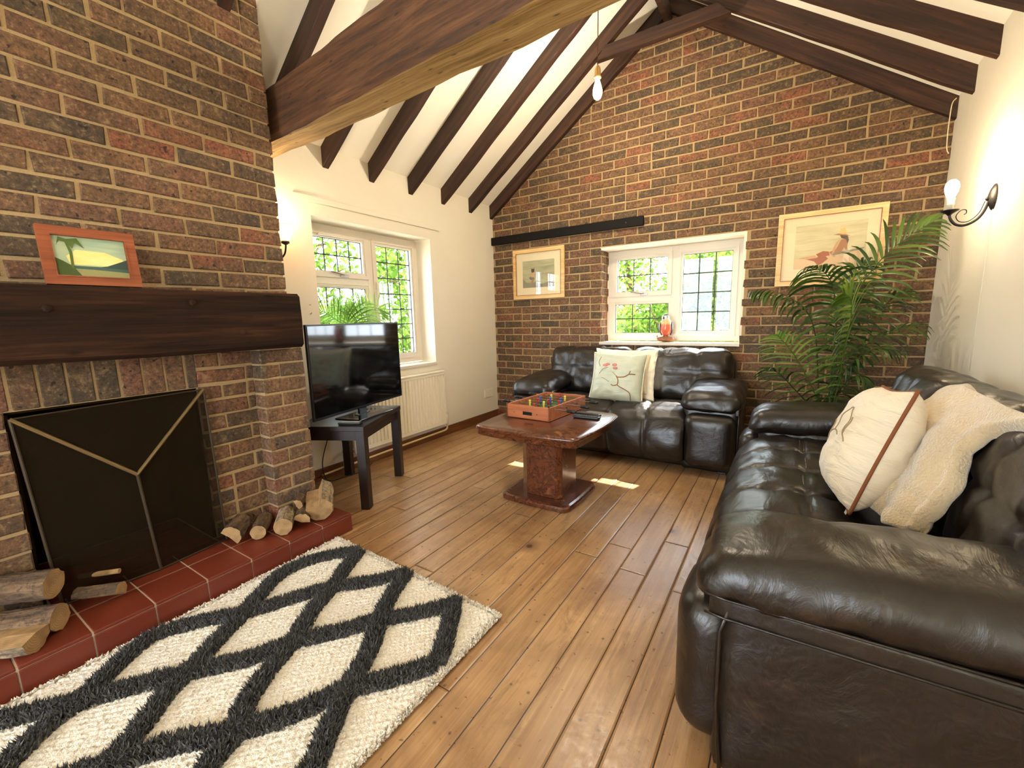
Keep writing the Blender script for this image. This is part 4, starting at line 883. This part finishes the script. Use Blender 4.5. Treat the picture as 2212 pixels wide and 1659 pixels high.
poly(t, 'shore', s([(0, 0), (1, 0), (1, .15), (.5, .19), (0, .2)]), flat('paint_olive', (150, 146, 96)), -.0136); poly(t, 'bush', s([(0, .02), (.32, .02), (.22, .26), (.1, .38), (0, .46)]), flat('paint_green', (74, 90, 40)), -.014)
pg = flat('paint_palm', (86, 104, 44)); poly(t, 'palm_trunk', s([(.20, .2), (.235, .2), (.25, .6), (.2, .9), (.17, .9), (.21, .6)]), pg, -.0142); poly(t, 'palm_crown', s([(.06, .76), (.1, .97), (.2, .93), (.34, .97), (.42, .72), (.3, .86), (.26, .70), (.2, .84), (.1, .88)]), pg, -.0146)

# ------------------------------------------------------------------ robin ornament on the sill
t = thing('bird_ornament', 'painted robin figurine with orange breast on the gable window sill', 'ornament', (1.858, .05, .879)); t.rotation_euler = (0, 0, math.radians(10))
def blob(name, parts, m, parent, vox=.006):
    bm = BM()
    for c, r in parts: bmesh.ops.create_uvsphere(bm, u_segments=20, v_segments=14, radius=1, matrix=Matrix.Translation(c) @ Matrix.Diagonal((*r, 1)))
    o = link(name, bm, m, parent, True); md = o.modifiers.new('r', 'REMESH'); md.mode = 'VOXEL'; md.voxel_size = vox; md.use_smooth_shade = True; sm = o.modifiers.new('s', 'SMOOTH'); sm.iterations = 4; return o
def m_robin():
    t = NT('robin_paint'); o = t.obj(); sx = t.n('ShaderNodeSeparateXYZ'); t.l(o, sx.inputs[0]); x, y, z = sx.outputs; n = t.noise(o, 40, 3)
    c = t.mix(n, srgb(214, 84, 60), srgb(232, 120, 84))
    c = t.mix(t.ramp(t.math('ADD', z, t.math('MULTIPLY', n, .02)), [(.165, G(0)), (.18, G(1))]), c, srgb(236, 190, 130))
    c = t.mix(t.ramp(t.math('ADD', z, t.math('MULTIPLY', n, .01)), [(.203, G(0)), (.21, G(1))]), c, srgb(216, 220, 216))
    c = t.mix(t.ramp(t.math('ADD', z, t.math('MULTIPLY', y, .5)), [(.218, G(0)), (.224, G(1))]), c, srgb(26, 36, 30))
    c = t.mix(t.ramp(t.math('ADD', y, t.math('MULTIPLY', t.math('ABSOLUTE', x), .4)), [(.018, G(0)), (.024, G(1))]), c, srgb(34, 36, 30))
    return t.fin(c, .3, t.bump(n, .4, .004), Coat_Weight=.5)
blob('bird_body', [((0, 0, .125), (.052, .05, .072)), ((0, -.004, .17), (.046, .044, .05)), ((-.004, -.012, .222), (.034, .034, .034)), ((0, .05, .09), (.02, .04, .03))], m_robin(), t)
bm = BM(); lathe(bm, [(.009, 0), (.005, .012), (0, .022)], (-.02, -.044, .216), 8, Matrix.Rotation(PI/2, 4, 'X') @ Matrix.Rotation(-.3, 4, 'Y')); link('beak', bm, BLACKP, t, True)
for x in (-.02, .012): bm = BM(); bmesh.ops.create_uvsphere(bm, u_segments=8, v_segments=6, radius=.004, matrix=Matrix.Translation((x, -.043, .228))); link('eye', bm, BLACKP, t, True)
for sx in (-1, 1): blob('wing', [((sx*.047, .012, .13), (.014, .038, .055)), ((sx*.04, .035, .09), (.010, .03, .035))], flat('wing_paint', (34, 36, 28), .35), t)
blob('log_base', [((0, 0, .022), (.082, .045, .022)), ((-.05, -.01, .03), (.03, .03, .02)), ((.045, 0, .026), (.03, .034, .022)), ((0, 0, .045), (.03, .025, .018)), ((-.075, 0, .05), (.008, .008, .016))], simple('ornament_brown', srgb(146, 96, 62), .4, .5, 60), t)
bm = BM()
for x in (-.016, .016): tube(bm, [(x, -.01, .075), (x, -.02, .05)], .004, 6)
link('feet', bm, simple('feet_red', srgb(130, 60, 44), .5), t)

# ------------------------------------------------------------------ palms
def frond(path, L, n, lw, mat, parent, droop=.5, name='frond', start=.3, tw=0., seed=0, r=.004):
    L *= 1.15; lw *= 1.35; n = int(n*.8); droop *= 1.5
    rd = random.Random(seed); pts = catmull(path, 8); bm = BM(); R = [r*(1.25-k/len(pts)) for k in range(len(pts))]; tube(bm, pts, R, 6)
    m = len(pts)
    for i in range(n):
        f = start+(1-start)*i/(n-1); q = f*(m-1.001); a = int(q); p = pts[a].lerp(pts[a+1], q-a); d = (pts[a+1]-pts[a]).normalized()
        side = d.cross(Vector((0, 0, 1)))
        if side.length < .2: side = Vector((1, 0, 0))
        side.normalize(); side = Matrix.Rotation(tw, 3, d) @ side; nr = side.cross(d)
        g = (f-start)/(1-start); ll = L*(math.sin(PI*min(1, .28+g*.72))**.6)*(.9+rd.random()*.25)
        for s in (-1, 1):
            dr = (d*(.45+.65*g)+side*s*(1.05-.45*g)+nr*(.12+rd.uniform(-.12, .12))).normalized(); prev = None; K = 6; w0 = lw*(.85+rd.random()*.3)
            pos = p.copy(); v = dr.copy()
            for k in range(K+1):
                t_ = k/K; w = w0*(math.sin(PI*(.12+.86*t_))**.7)*(1-.25*t_)
                wd = v.cross(nr); wd = wd.normalized() if wd.length > .05 else side
                wd = wd*.9+nr*.25*s
                A = bm.verts.new(pos-wd*w/2); B = bm.verts.new(pos+nr*w*.12); D_ = bm.verts.new(pos+wd*w/2)
                if prev: bm.faces.new((prev[0], prev[1], B, A)); bm.faces.new((prev[1], prev[2], D_, B))
                prev = (A, B, D_); v = (v+Vector((0, 0, -droop*(.16+.3*t_)))).normalized(); pos = pos+v*ll/K
    return link(name, bm, mat, parent, True)
t = thing('potted_palm', 'tall leafy palm plant in the corner between the two sofas', 'plant', (0, 0, 0))
B0 = (3.03, -.48, .22)
FR = [
 ([(3.078, -.5, .92), (3.124, -.5, 1.185), (3.24, -.5, 1.419), (3.37, -.48, 1.56), (3.50, -.46, 1.65)], .24, 34, .017, LEAF, .45, .25, .9),
 ([(3.053, -.5, .858), (3.048, -.5, 1.129), (3.005, -.55, 1.306), (2.94, -.62, 1.385), (2.86, -.68, 1.40)], .24, 26, .018, LEAF, .7, .35, .4),
 ([(2.992, -.5, .606), (2.95, -.55, .952), (2.886, -.6, 1.128), (2.773, -.65, 1.227), (2.653, -.65, 1.278), (2.56, -.65, 1.275)], .15, 22, .014, LEAF, 1.1, .55, .0),
 ([(3.101, -.5, .614), (3.097, -.6, .867), (3.103, -.75, 1.073), (3.085, -.85, 1.186), (3.04, -.92, 1.228)], .22, 34, .019, LEAFSUN, .35, .32, 1.2),
 ([(2.998, -.5, .511), (2.895, -.6, .74), (2.827, -.68, .862), (2.766, -.75, .946), (2.734, -.8, .987)], .19, 22, .015, LEAFY, .35, .35, .5),
 ([(3.096, -.45, .731), (3.189, -.45, .872), (3.323, -.42, .97), (3.43, -.4, 1.02), (3.52, -.37, 1.03)], .17, 24, .014, LEAF, .6, .3, .4),
 ([(3.089, -.5, .644), (3.16, -.55, .806), (3.27, -.6, .894), (3.392, -.62, .862)], .17, 22, .014, LEAF, .7, .3, .3),
 ([(2.969, -.5, .46), (2.852, -.6, .612), (2.753, -.7, .729), (2.66, -.75, .761)], .17, 20, .014, LEAF, .5, .35, .6),
 ([(3.066, -.5, .517), (3.141, -.6, .692), (3.202, -.65, .717), (3.237, -.7, .612)], .14, 18, .013, LEAF, .9, .3, 0),
 ([(3.085, -.35, .751), (3.206, -.3, 1.017), (3.34, -.27, 1.175), (3.44, -.25, 1.25)], .19, 26, .015, LEAF, .5, .3, .6),
 ([(3.061, -.4, .851), (3.079, -.35, 1.16), (3.154, -.3, 1.37), (3.22, -.28, 1.45)], .2, 24, .015, LEAF, .6, .4, .6)]
for k, (P, L, n, lw, mt, dr, st, tw) in enumerate(FR): frond([B0, tuple(Vector(B0).lerp(Vector(P[0]), .5)+Vector((.01, 0, 0)))]+P, L, n, lw, mt, t, dr, 'frond', st, tw, k, .005)
for k, (x, y) in enumerate(((2.98, -.48), (3.07, -.45), (3.05, -.53))): bm = BM(); tube(bm, catmull([(3.03, -.48, .2), (x, y, .4), (x+.01, y, .62)]), [.012]*7+[.008]*6, 8) if False else tube(bm, [(3.03, -.48, .2), (x, y, .4), (x+.01, y, .6)], [.012, .010, .006], 8); link('cane', bm, LEAF, t, True)
bm = BM(); lathe(bm, [(.10, 0), (.115, .02), (.145, .24), (.155, .25), (.155, .27), (.14, .27), (.135, .23), (0, .23)], (3.03, -.48, 0), 28); link('pot', bm, simple('pot_black', srgb(46, 38, 32), .5), t, True)
t = thing('potted_palm', 'small light green palm on the left window sill behind the television', 'plant', (0, 0, 0))
S0 = (-.085, -1.83, .84)
for k, P in enumerate(([(-.08, -1.857, 1.042), (-.08, -1.99, 1.152), (-.06, -2.117, 1.214), (-.03, -2.19, 1.19)], [(-.08, -1.857, 1.042), (-.09, -1.906, 1.186), (-.08, -1.997, 1.272)], [(-.08, -1.836, 1.041), (-.08, -1.779, 1.185), (-.08, -1.702, 1.294)], [(-.08, -1.836, 1.041), (-.07, -1.716, 1.147), (-.06, -1.60, 1.235), (-.05, -1.544, 1.16)], [(-.09, -1.84, 1.03), (-.1, -1.82, 1.16), (-.1, -1.85, 1.25)])):
    frond([S0]+P, .16, 22, .011, LEAFY, t, .25, 'frond', .35, 1.3, 50+k, .003)
bm = BM(); lathe(bm, [(.045, .742), (.055, .76), (.068, .86), (.062, .865), (.055, .85), (0, .85)], (-.085, -1.83, 0), 20); link('pot', bm, simple('pot_terracotta', srgb(150, 90, 60), .7), t, True)

# ------------------------------------------------------------------ lamps
def lamp_light(loc, watt, col, r, parent):
    l = bpy.data.lights.new('bulb_light', 'POINT'); l.energy = watt; l.color = col; l.shadow_soft_size = r
    o = bpy.data.objects.new('bulb_light', l); C.objects.link(o); o.location = loc; o.parent = parent; return o
WARM = (1, .76, .48)
t = thing('pendant_lamp', 'bare filament bulb hanging on a thin brown cord from the roof', 'lamp', (1.660, -1.155, 0))
bm = BM(); tube(bm, [(0, 0, 3.545), (.001, 0, 3.1), (0, 0, 2.70)], .003, 6); link('cord', bm, flat('cord_brown', (96, 60, 34)), t, True)
bm = BM(); lathe(bm, [(.004, 2.715), (.014, 2.705), (.019, 2.69), (.020, 2.655), (.024, 2.65), (.024, 2.64), (.016, 2.636), (0, 2.635)], (0, 0, 0), 20); link('lamp_holder', bm, BRASS, t, True)
bm = BM(); lathe(bm, [(.011, 2.645), (.013, 2.63), (.022, 2.60), (.030, 2.57), (.030, 2.545), (.022, 2.522), (.010, 2.512), (0, 2.510)], (0, 0, 0), 20); link('bulb', bm, m_glow(), t, True)
bm = BM(); tube(bm, catmull([(0, 0, 2.635), (.008, 0, 2.60), (.012, .004, 2.55), (-.012, .004, 2.55), (-.008, 0, 2.60), (0, 0, 2.63)]), .0045, 6); link('filament', bm, m_emit('filament_glow', (1, .75, .4, 1), 500), t, True)
lamp_light((0, 0, 2.56), 22, (1, .91, .76), .012, t)
# right sconce
t = thing('wall_sconce', 'black wrought iron candle sconce with glowing bulb on the right wall', 'lamp')
bm = BM(); Mx = Matrix.Rotation(-PI/2, 4, 'Y'); lathe(bm, [(.0, 0), (.043, 0), (.040, .006), (.026, .016), (.010, .022), (0, .022)], (3.6, -.865, 1.66), 20, Matrix.Diagonal((1, 1, 1.5, 1)) @ Mx); link('backplate', bm, IRON, t, True)
bm = BM(); tube(bm, catmull([(3.585, -.865, 1.657), (3.572, -.866, 1.60), (3.548, -.868, 1.56), (3.51, -.87, 1.538), (3.475, -.87, 1.545), (3.452, -.87, 1.575), (3.446, -.87, 1.605)]), .0062, 8); bmesh.ops.create_uvsphere(bm, u_segments=12, v_segments=8, radius=.012, matrix=Matrix.Translation((3.580, -.865, 1.655))); link('arm', bm, IRON, t, True)
bm = BM(); tube(bm, catmull([(3.57, -.865, 1.645), (3.553, -.867, 1.59), (3.52, -.869, 1.556), (3.487, -.869, 1.558), (3.472, -.869, 1.585), (3.487, -.869, 1.612), (3.505, -.869, 1.612), (3.508, -.869, 1.597), (3.500, -.869, 1.590)]), .0022, 6); link('scroll', bm, IRON, t, True)
bm = BM(); lathe(bm, [(.006, 1.592), (.012, 1.60), (.034, 1.614), (.036, 1.618), (0, 1.614)], (3.446, -.87, 0), 20); link('drip_dish', bm, IRON, t, True)
bm = BM(); lathe(bm, [(.013, 1.614), (.013, 1.64), (.015, 1.642), (.015, 1.65), (.013, 1.652), (.017, 1.675), (0, 1.676)], (3.446, -.87, 0), 18); link('candle_tube', bm, UPVC, t, True)
bm = BM(); lathe(bm, [(.012, 1.672), (.016, 1.685), (.024, 1.705), (.028, 1.728), (.024, 1.75), (.012, 1.764), (0, 1.767)], (3.444, -.87, 0), 18); link('bulb', bm, BULB, t, True)
lamp_light((3.444, -.87, 1.79), 2.2, (1, .80, .54), .05, t)
bm = BM(); tube(bm, [(3.5985, -.875, 1.60), (3.5985, -.874, 1.3), (3.5985, -.873, .8)], .0025, 6); link('surface_cable', bm, PLASTER, t, True)
# left sconce
t = thing('wall_sconce', 'glowing frosted tulip wall light on the left wall beside the chimney', 'lamp')
bm = BM(); lathe(bm, [(.0, 0), (.04, 0), (.036, .008), (.01, .02), (0, .02)], (0, -2.46, 1.585), 18, Matrix.Diagonal((1, 1, 1.4, 1)) @ Matrix.Rotation(PI/2, 4, 'Y')); link('backplate', bm, IRON, t, True)
bm = BM(); tube(bm, catmull([(.01, -2.46, 1.585), (.04, -2.46, 1.55), (.085, -2.455, 1.535), (.125, -2.45, 1.56), (.135, -2.445, 1.60), (.135, -2.445, 1.625)]), .005, 8); lathe(bm, [(.006, 1.612), (.024, 1.622), (.024, 1.634), (0, 1.634)], (.135, -2.445, 0), 16); link('arm', bm, IRON, t, True)
mt = NT('tulip_glass'); mt.fin(srgb(255, 240, 214), .4, None); tl = mt.n('ShaderNodeBsdfTranslucent'); tl.inputs[0].default_value = srgb(255, 226, 180); mx = mt.n('ShaderNodeMixShader'); mx.inputs[0].default_value = .8; mt.l(mt.b.outputs[0], mx.inputs[1]); mt.l(tl.outputs[0], mx.inputs[2]); mt.l(mx.outputs[0], mt.out.inputs[0])
bm = BM(); lathe(bm, [(.020, 1.632), (.030, 1.645), (.040, 1.672), (.046, 1.70), (.058, 1.722), (.066, 1.73), (.0645, 1.732), (.055, 1.725), (.043, 1.702), (.037, 1.675), (.027, 1.648), (.018, 1.636)], (.135, -2.445, 0), 28); link('glass_shade', bm, mt.m, t, True)
bm = BM(); lathe(bm, [(.012, 1.636), (.013, 1.665), (.022, 1.69), (.026, 1.715), (.02, 1.738), (0, 1.745)], (.135, -2.445, 0), 18); link('bulb', bm, BULB, t, True)
lamp_light((.135, -2.445, 1.775), 1.2, (1, .82, .58), .05, t)

# ------------------------------------------------------------------ rug
RL = [[(1.091,-2.79),(.971,-2.94),(.947,-3.1),(1.031,-3.248),(1.078,-3.314)],
[(1.091,-2.79),(1.158,-2.916),(1.232,-3.036),(1.296,-3.169),(1.389,-3.304),(1.443,-3.418),(1.511,-3.519),(1.575,-3.567),(1.60,-3.63),(1.66,-3.75),(1.70,-3.86),(1.76,-4.0),(1.82,-4.1)],
[(1.428,-2.798),(1.35,-2.92),(1.232,-3.036),(1.152,-3.177),(1.078,-3.314),(.99,-3.418),(.921,-3.534),(.946,-3.619),(1.011,-3.71),(1.063,-3.773),(1.092,-3.848),(1.163,-3.94),(1.23,-4.05),(1.3,-4.2),(1.38,-4.35)],
[(1.428,-2.798),(1.489,-2.944),(1.566,-3.067),(1.657,-3.191),(1.722,-3.328),(1.792,-3.436),(1.85,-3.54),(1.80,-3.7),(1.70,-3.86),(1.58,-4.0),(1.5,-4.12)],
[(1.756,-2.834),(1.664,-2.965),(1.566,-3.067),(1.485,-3.183),(1.389,-3.304),(1.333,-3.42),(1.22,-3.553),(1.14,-3.662),(1.063,-3.773),(.982,-3.874),(.93,-3.96),(.97,-4.1),(1.08,-4.25)],
[(1.736,-2.838),(1.836,-2.999),(1.89,-3.11)],
[(1.89,-3.11),(1.814,-3.214),(1.722,-3.328),(1.659,-3.454),(1.575,-3.567),(1.461,-3.683),(1.392,-3.785),(1.33,-3.87),(1.23,-4.03),(1.1,-4.2)],
[(1.078,-3.314),(1.152,-3.447),(1.22,-3.553),(1.264,-3.633),(1.341,-3.719),(1.392,-3.801),(1.5,-3.95),(1.6,-4.1)]]
rx0, rx1, ry0, ry1 = .868, 1.93, -4.42, -2.755
t = thing('rug', 'cream shag rug with a dark grey diamond lattice before the hearth', 'rug')
nx_, ny_ = 210, 330; gx = np.linspace(rx0, rx1, nx_); gy = np.linspace(ry0, ry1, ny_); XX, YY = np.meshgrid(gx, gy, indexing='ij')
skew = (YY-ry1)/(ry0-ry1); XX = XX+.0*skew
YY2 = YY-.045*(XX-rx0)*(YY > -3.2)*((YY+3.2)/.45)   # far edge slightly askew
hh = .012+.004*rng.random(XX.shape)+.003*np.sin(XX*260)*np.sin(YY*240)
edge = np.minimum.reduce([XX-rx0, rx1-XX, YY-ry0, ry1-YY]); hh = np.where(edge < .012, .004, hh)
jx = (rng.random(XX.shape)-.5)*.006; jy = (rng.random(XX.shape)-.5)*.006
V3 = np.stack([XX+jx, YY2+jy, hh], -1).reshape(-1, 3)
idx = np.arange(nx_*ny_).reshape(nx_, ny_); F = np.stack([idx[:-1, :-1], idx[1:, :-1], idx[1:, 1:], idx[:-1, 1:]], -1).reshape(-1, 4)
me = bpy.data.meshes.new('pile'); me.from_pydata(V3.tolist(), [], F.tolist()); me.polygons.foreach_set('use_smooth', [True]*len(me.polygons))
nt = NT('cream_pile'); o_ = nt.pos(); n_ = nt.noise(o_, 140, 3, .7); n2_ = nt.noise(o_, 4, 3); me.materials.append(nt.fin(nt.mix(nt.ramp(n_, [(.35, G(1)), (.6, G(0))]), nt.mix(n2_, srgb(250, 244, 232), srgb(253, 250, 242)), srgb(224, 208, 180)), .95, nt.bump(n_, .9, .008), Sheen_Weight=.3))
ob = bpy.data.objects.new('pile', me); C.objects.link(ob); ob.parent = t
# cream tufts along the border and the raised dark lattice, both real fibres
def tufts(name, P, hgt, wid, lean, mat):
    P = np.array(P); n = len(P); a = rng.random(n)*2*np.pi; l = lean*(rng.random(n)+.3); d = rng.random(n)*2*np.pi
    h = hgt*(.65+.5*rng.random(n)); w = wid*(.7+.6*rng.random(n)); ux, uy = np.cos(a)*w/2, np.sin(a)*w/2; z = P[:, 2] if P.shape[1] > 2 else np.full(n, .008)
    v0 = np.stack([P[:, 0]-ux, P[:, 1]-uy, z], -1); v1 = np.stack([P[:, 0]+ux, P[:, 1]+uy, z], -1)
    mx_ = P[:, 0]+np.cos(d)*l*.35; my_ = P[:, 1]+np.sin(d)*l*.35
    v2 = np.stack([mx_+ux*1.1, my_+uy*1.1, z+h*.6], -1); v3 = np.stack([mx_-ux*1.1, my_-uy*1.1, z+h*.6], -1)
    tx = P[:, 0]+np.cos(d)*l; ty = P[:, 1]+np.sin(d)*l
    v4 = np.stack([tx, ty, z+h], -1)
    V = np.stack([v0, v1, v2, v3, v4], 1).reshape(-1, 3); b = np.arange(n)*5
    me = bpy.data.meshes.new(name); me.from_pydata(V.tolist(), [], np.stack([b, b+1, b+2, b+3], -1).tolist()+np.stack([b+3, b+2, b+4], -1).tolist()); me.materials.append(mat)
    o = bpy.data.objects.new(name, me); C.objects.link(o); o.parent = t; return o
pts = []
for l in RL:
    cv = catmull([(a, b, 0) for a, b in l], 8)
    for i in range(len(cv)-1):
        p, q = cv[i], cv[i+1]; L_ = (q-p).length; d = (q-p).normalized(); nn = Vector((-d.y, d.x, 0))
        for _ in range(int(L_*5200)):
            f = random.random(); s_ = random.uniform(-1, 1); c_ = p.lerp(q, f)+nn*s_*.031
            if c_.y < ry0+.02: continue
            pts.append((c_.x, c_.y, .008+.012*(1-s_*s_)))
nt = NT('charcoal_pile'); r_ = nt.isl(); me_m = nt.fin(nt.mix(r_, srgb(34, 33, 32), srgb(84, 82, 78)), .9, Sheen_Weight=.2)
tufts('lattice', pts, .030, .005, .014, me_m)
bp = []
for _ in range(9000):
    x = random.uniform(rx0-.004, rx1+.004); y = random.uniform(ry0, ry1)
    e_ = random.random()
    if e_ < .35: x = rx1+random.uniform(-.012, .004)
    elif e_ < .55: x = rx0+random.uniform(-.002, .012)
    elif e_ < .75: y = ry1-.045*(x-rx0)+random.uniform(-.012, .004)
    bp.append((x, y-(.045*(x-rx0)*((y+3.2)/.45) if y > -3.2 and e_ >= .75 or (y > -3.2 and e_ < .55) else 0), .006))
tufts('cream_tufts', bp, .014, .008, .010, MATS['cream_pile'])

# ------------------------------------------------------------------ garden outside
tag(boxo('ground_outside', (-30, -30, -.5), (30, 30, -.3), simple('pale_ground', srgb(196, 192, 178), .9, .3, 20)), kind='structure')
def tree(label, x, y, z0, z1, r, n, seed, name='garden_tree', cat='tree'):
    rd = np.random.default_rng(seed); t = thing(name, label, cat, (x, y, -.3))
    bm = BM(); tube(bm, catmull([(0, 0, 0), (.1, .05, (z1+.3)*.35), (-.05, 0, (z1+.3)*.7), (0, .1, z1*.95)], 4), [.10-.006*k for k in range(13)], 8)
    rr = random.Random(seed)
    for k in range(14):
        h0 = rr.uniform(.2, .9)*z1; a = rr.uniform(0, 2*PI); e_ = Vector((math.cos(a), math.sin(a), rr.uniform(.2, .9)))*r*rr.uniform(.5, .9); tube(bm, [(0, 0, h0), e_*.5+Vector((0, 0, h0+.1)), e_+Vector((0, 0, h0))], [.03, .02, .008], 5)
    link('trunk', bm, BARK, t, True)
    u = rd.normal(size=(n, 3)); u /= np.linalg.norm(u, axis=1)[:, None]; rad = rd.random(n)**.4
    cc = np.stack([rd.normal(size=40)*r*.45, rd.normal(size=40)*r*.45, z0+.3+rd.random(40)*(z1-z0)], -1)
    P = cc[rd.integers(0, 40, n)]+u*rad[:, None]*r*.38
    a = rd.normal(size=(n, 3)); a /= np.linalg.norm(a, axis=1)[:, None]; b = np.cross(a, rd.normal(size=(n, 3))); b /= np.linalg.norm(b, axis=1)[:, None]; s = (.04+.05*rd.random(n))[:, None]
    V = np.stack([P-a*s, P+b*s*.5, P+a*s, P-b*s*.5], 1).reshape(-1, 3); i = np.arange(n)*4
    me = bpy.data.meshes.new('foliage'); me.from_pydata(V.tolist(), [], np.stack([i, i+1, i+2, i+3], -1).tolist()); me.materials.append(TREEL); o = bpy.data.objects.new('foliage', me); C.objects.link(o); o.parent = t
tree('sunlit leafy tree seen through the right side of the gable window', 1.9, 6.0, .3, 4.2, 1.6, 5200, 3)
tree('sunlit leafy tree seen through the left side of the gable window', -.5, 6.4, .2, 3.8, 1.6, 5200, 4)
tree('low green hedge bush across the bottom of the gable window', .9, 4.4, .0, 1.1, 1.3, 4200, 5, 'garden_shrub', 'shrub')
tree('rounded leafy bush filling the right-hand pane of the gable window', 1.75, 4.4, .2, 2.0, .9, 4600, 9, 'garden_shrub', 'shrub')
tree('leafy tree seen through the tall pane of the left window', -3.3, 2.2, .2, 3.8, 1.5, 5200, 6)
tree('leafy tree seen through the upper left light of the left window', -4.6, .5, .4, 4.4, 1.5, 4600, 7)
tree('bushy green shrub seen low through the left window', -2.9, .3, .0, 1.2, 1.0, 4200, 8, 'garden_shrub', 'shrub')
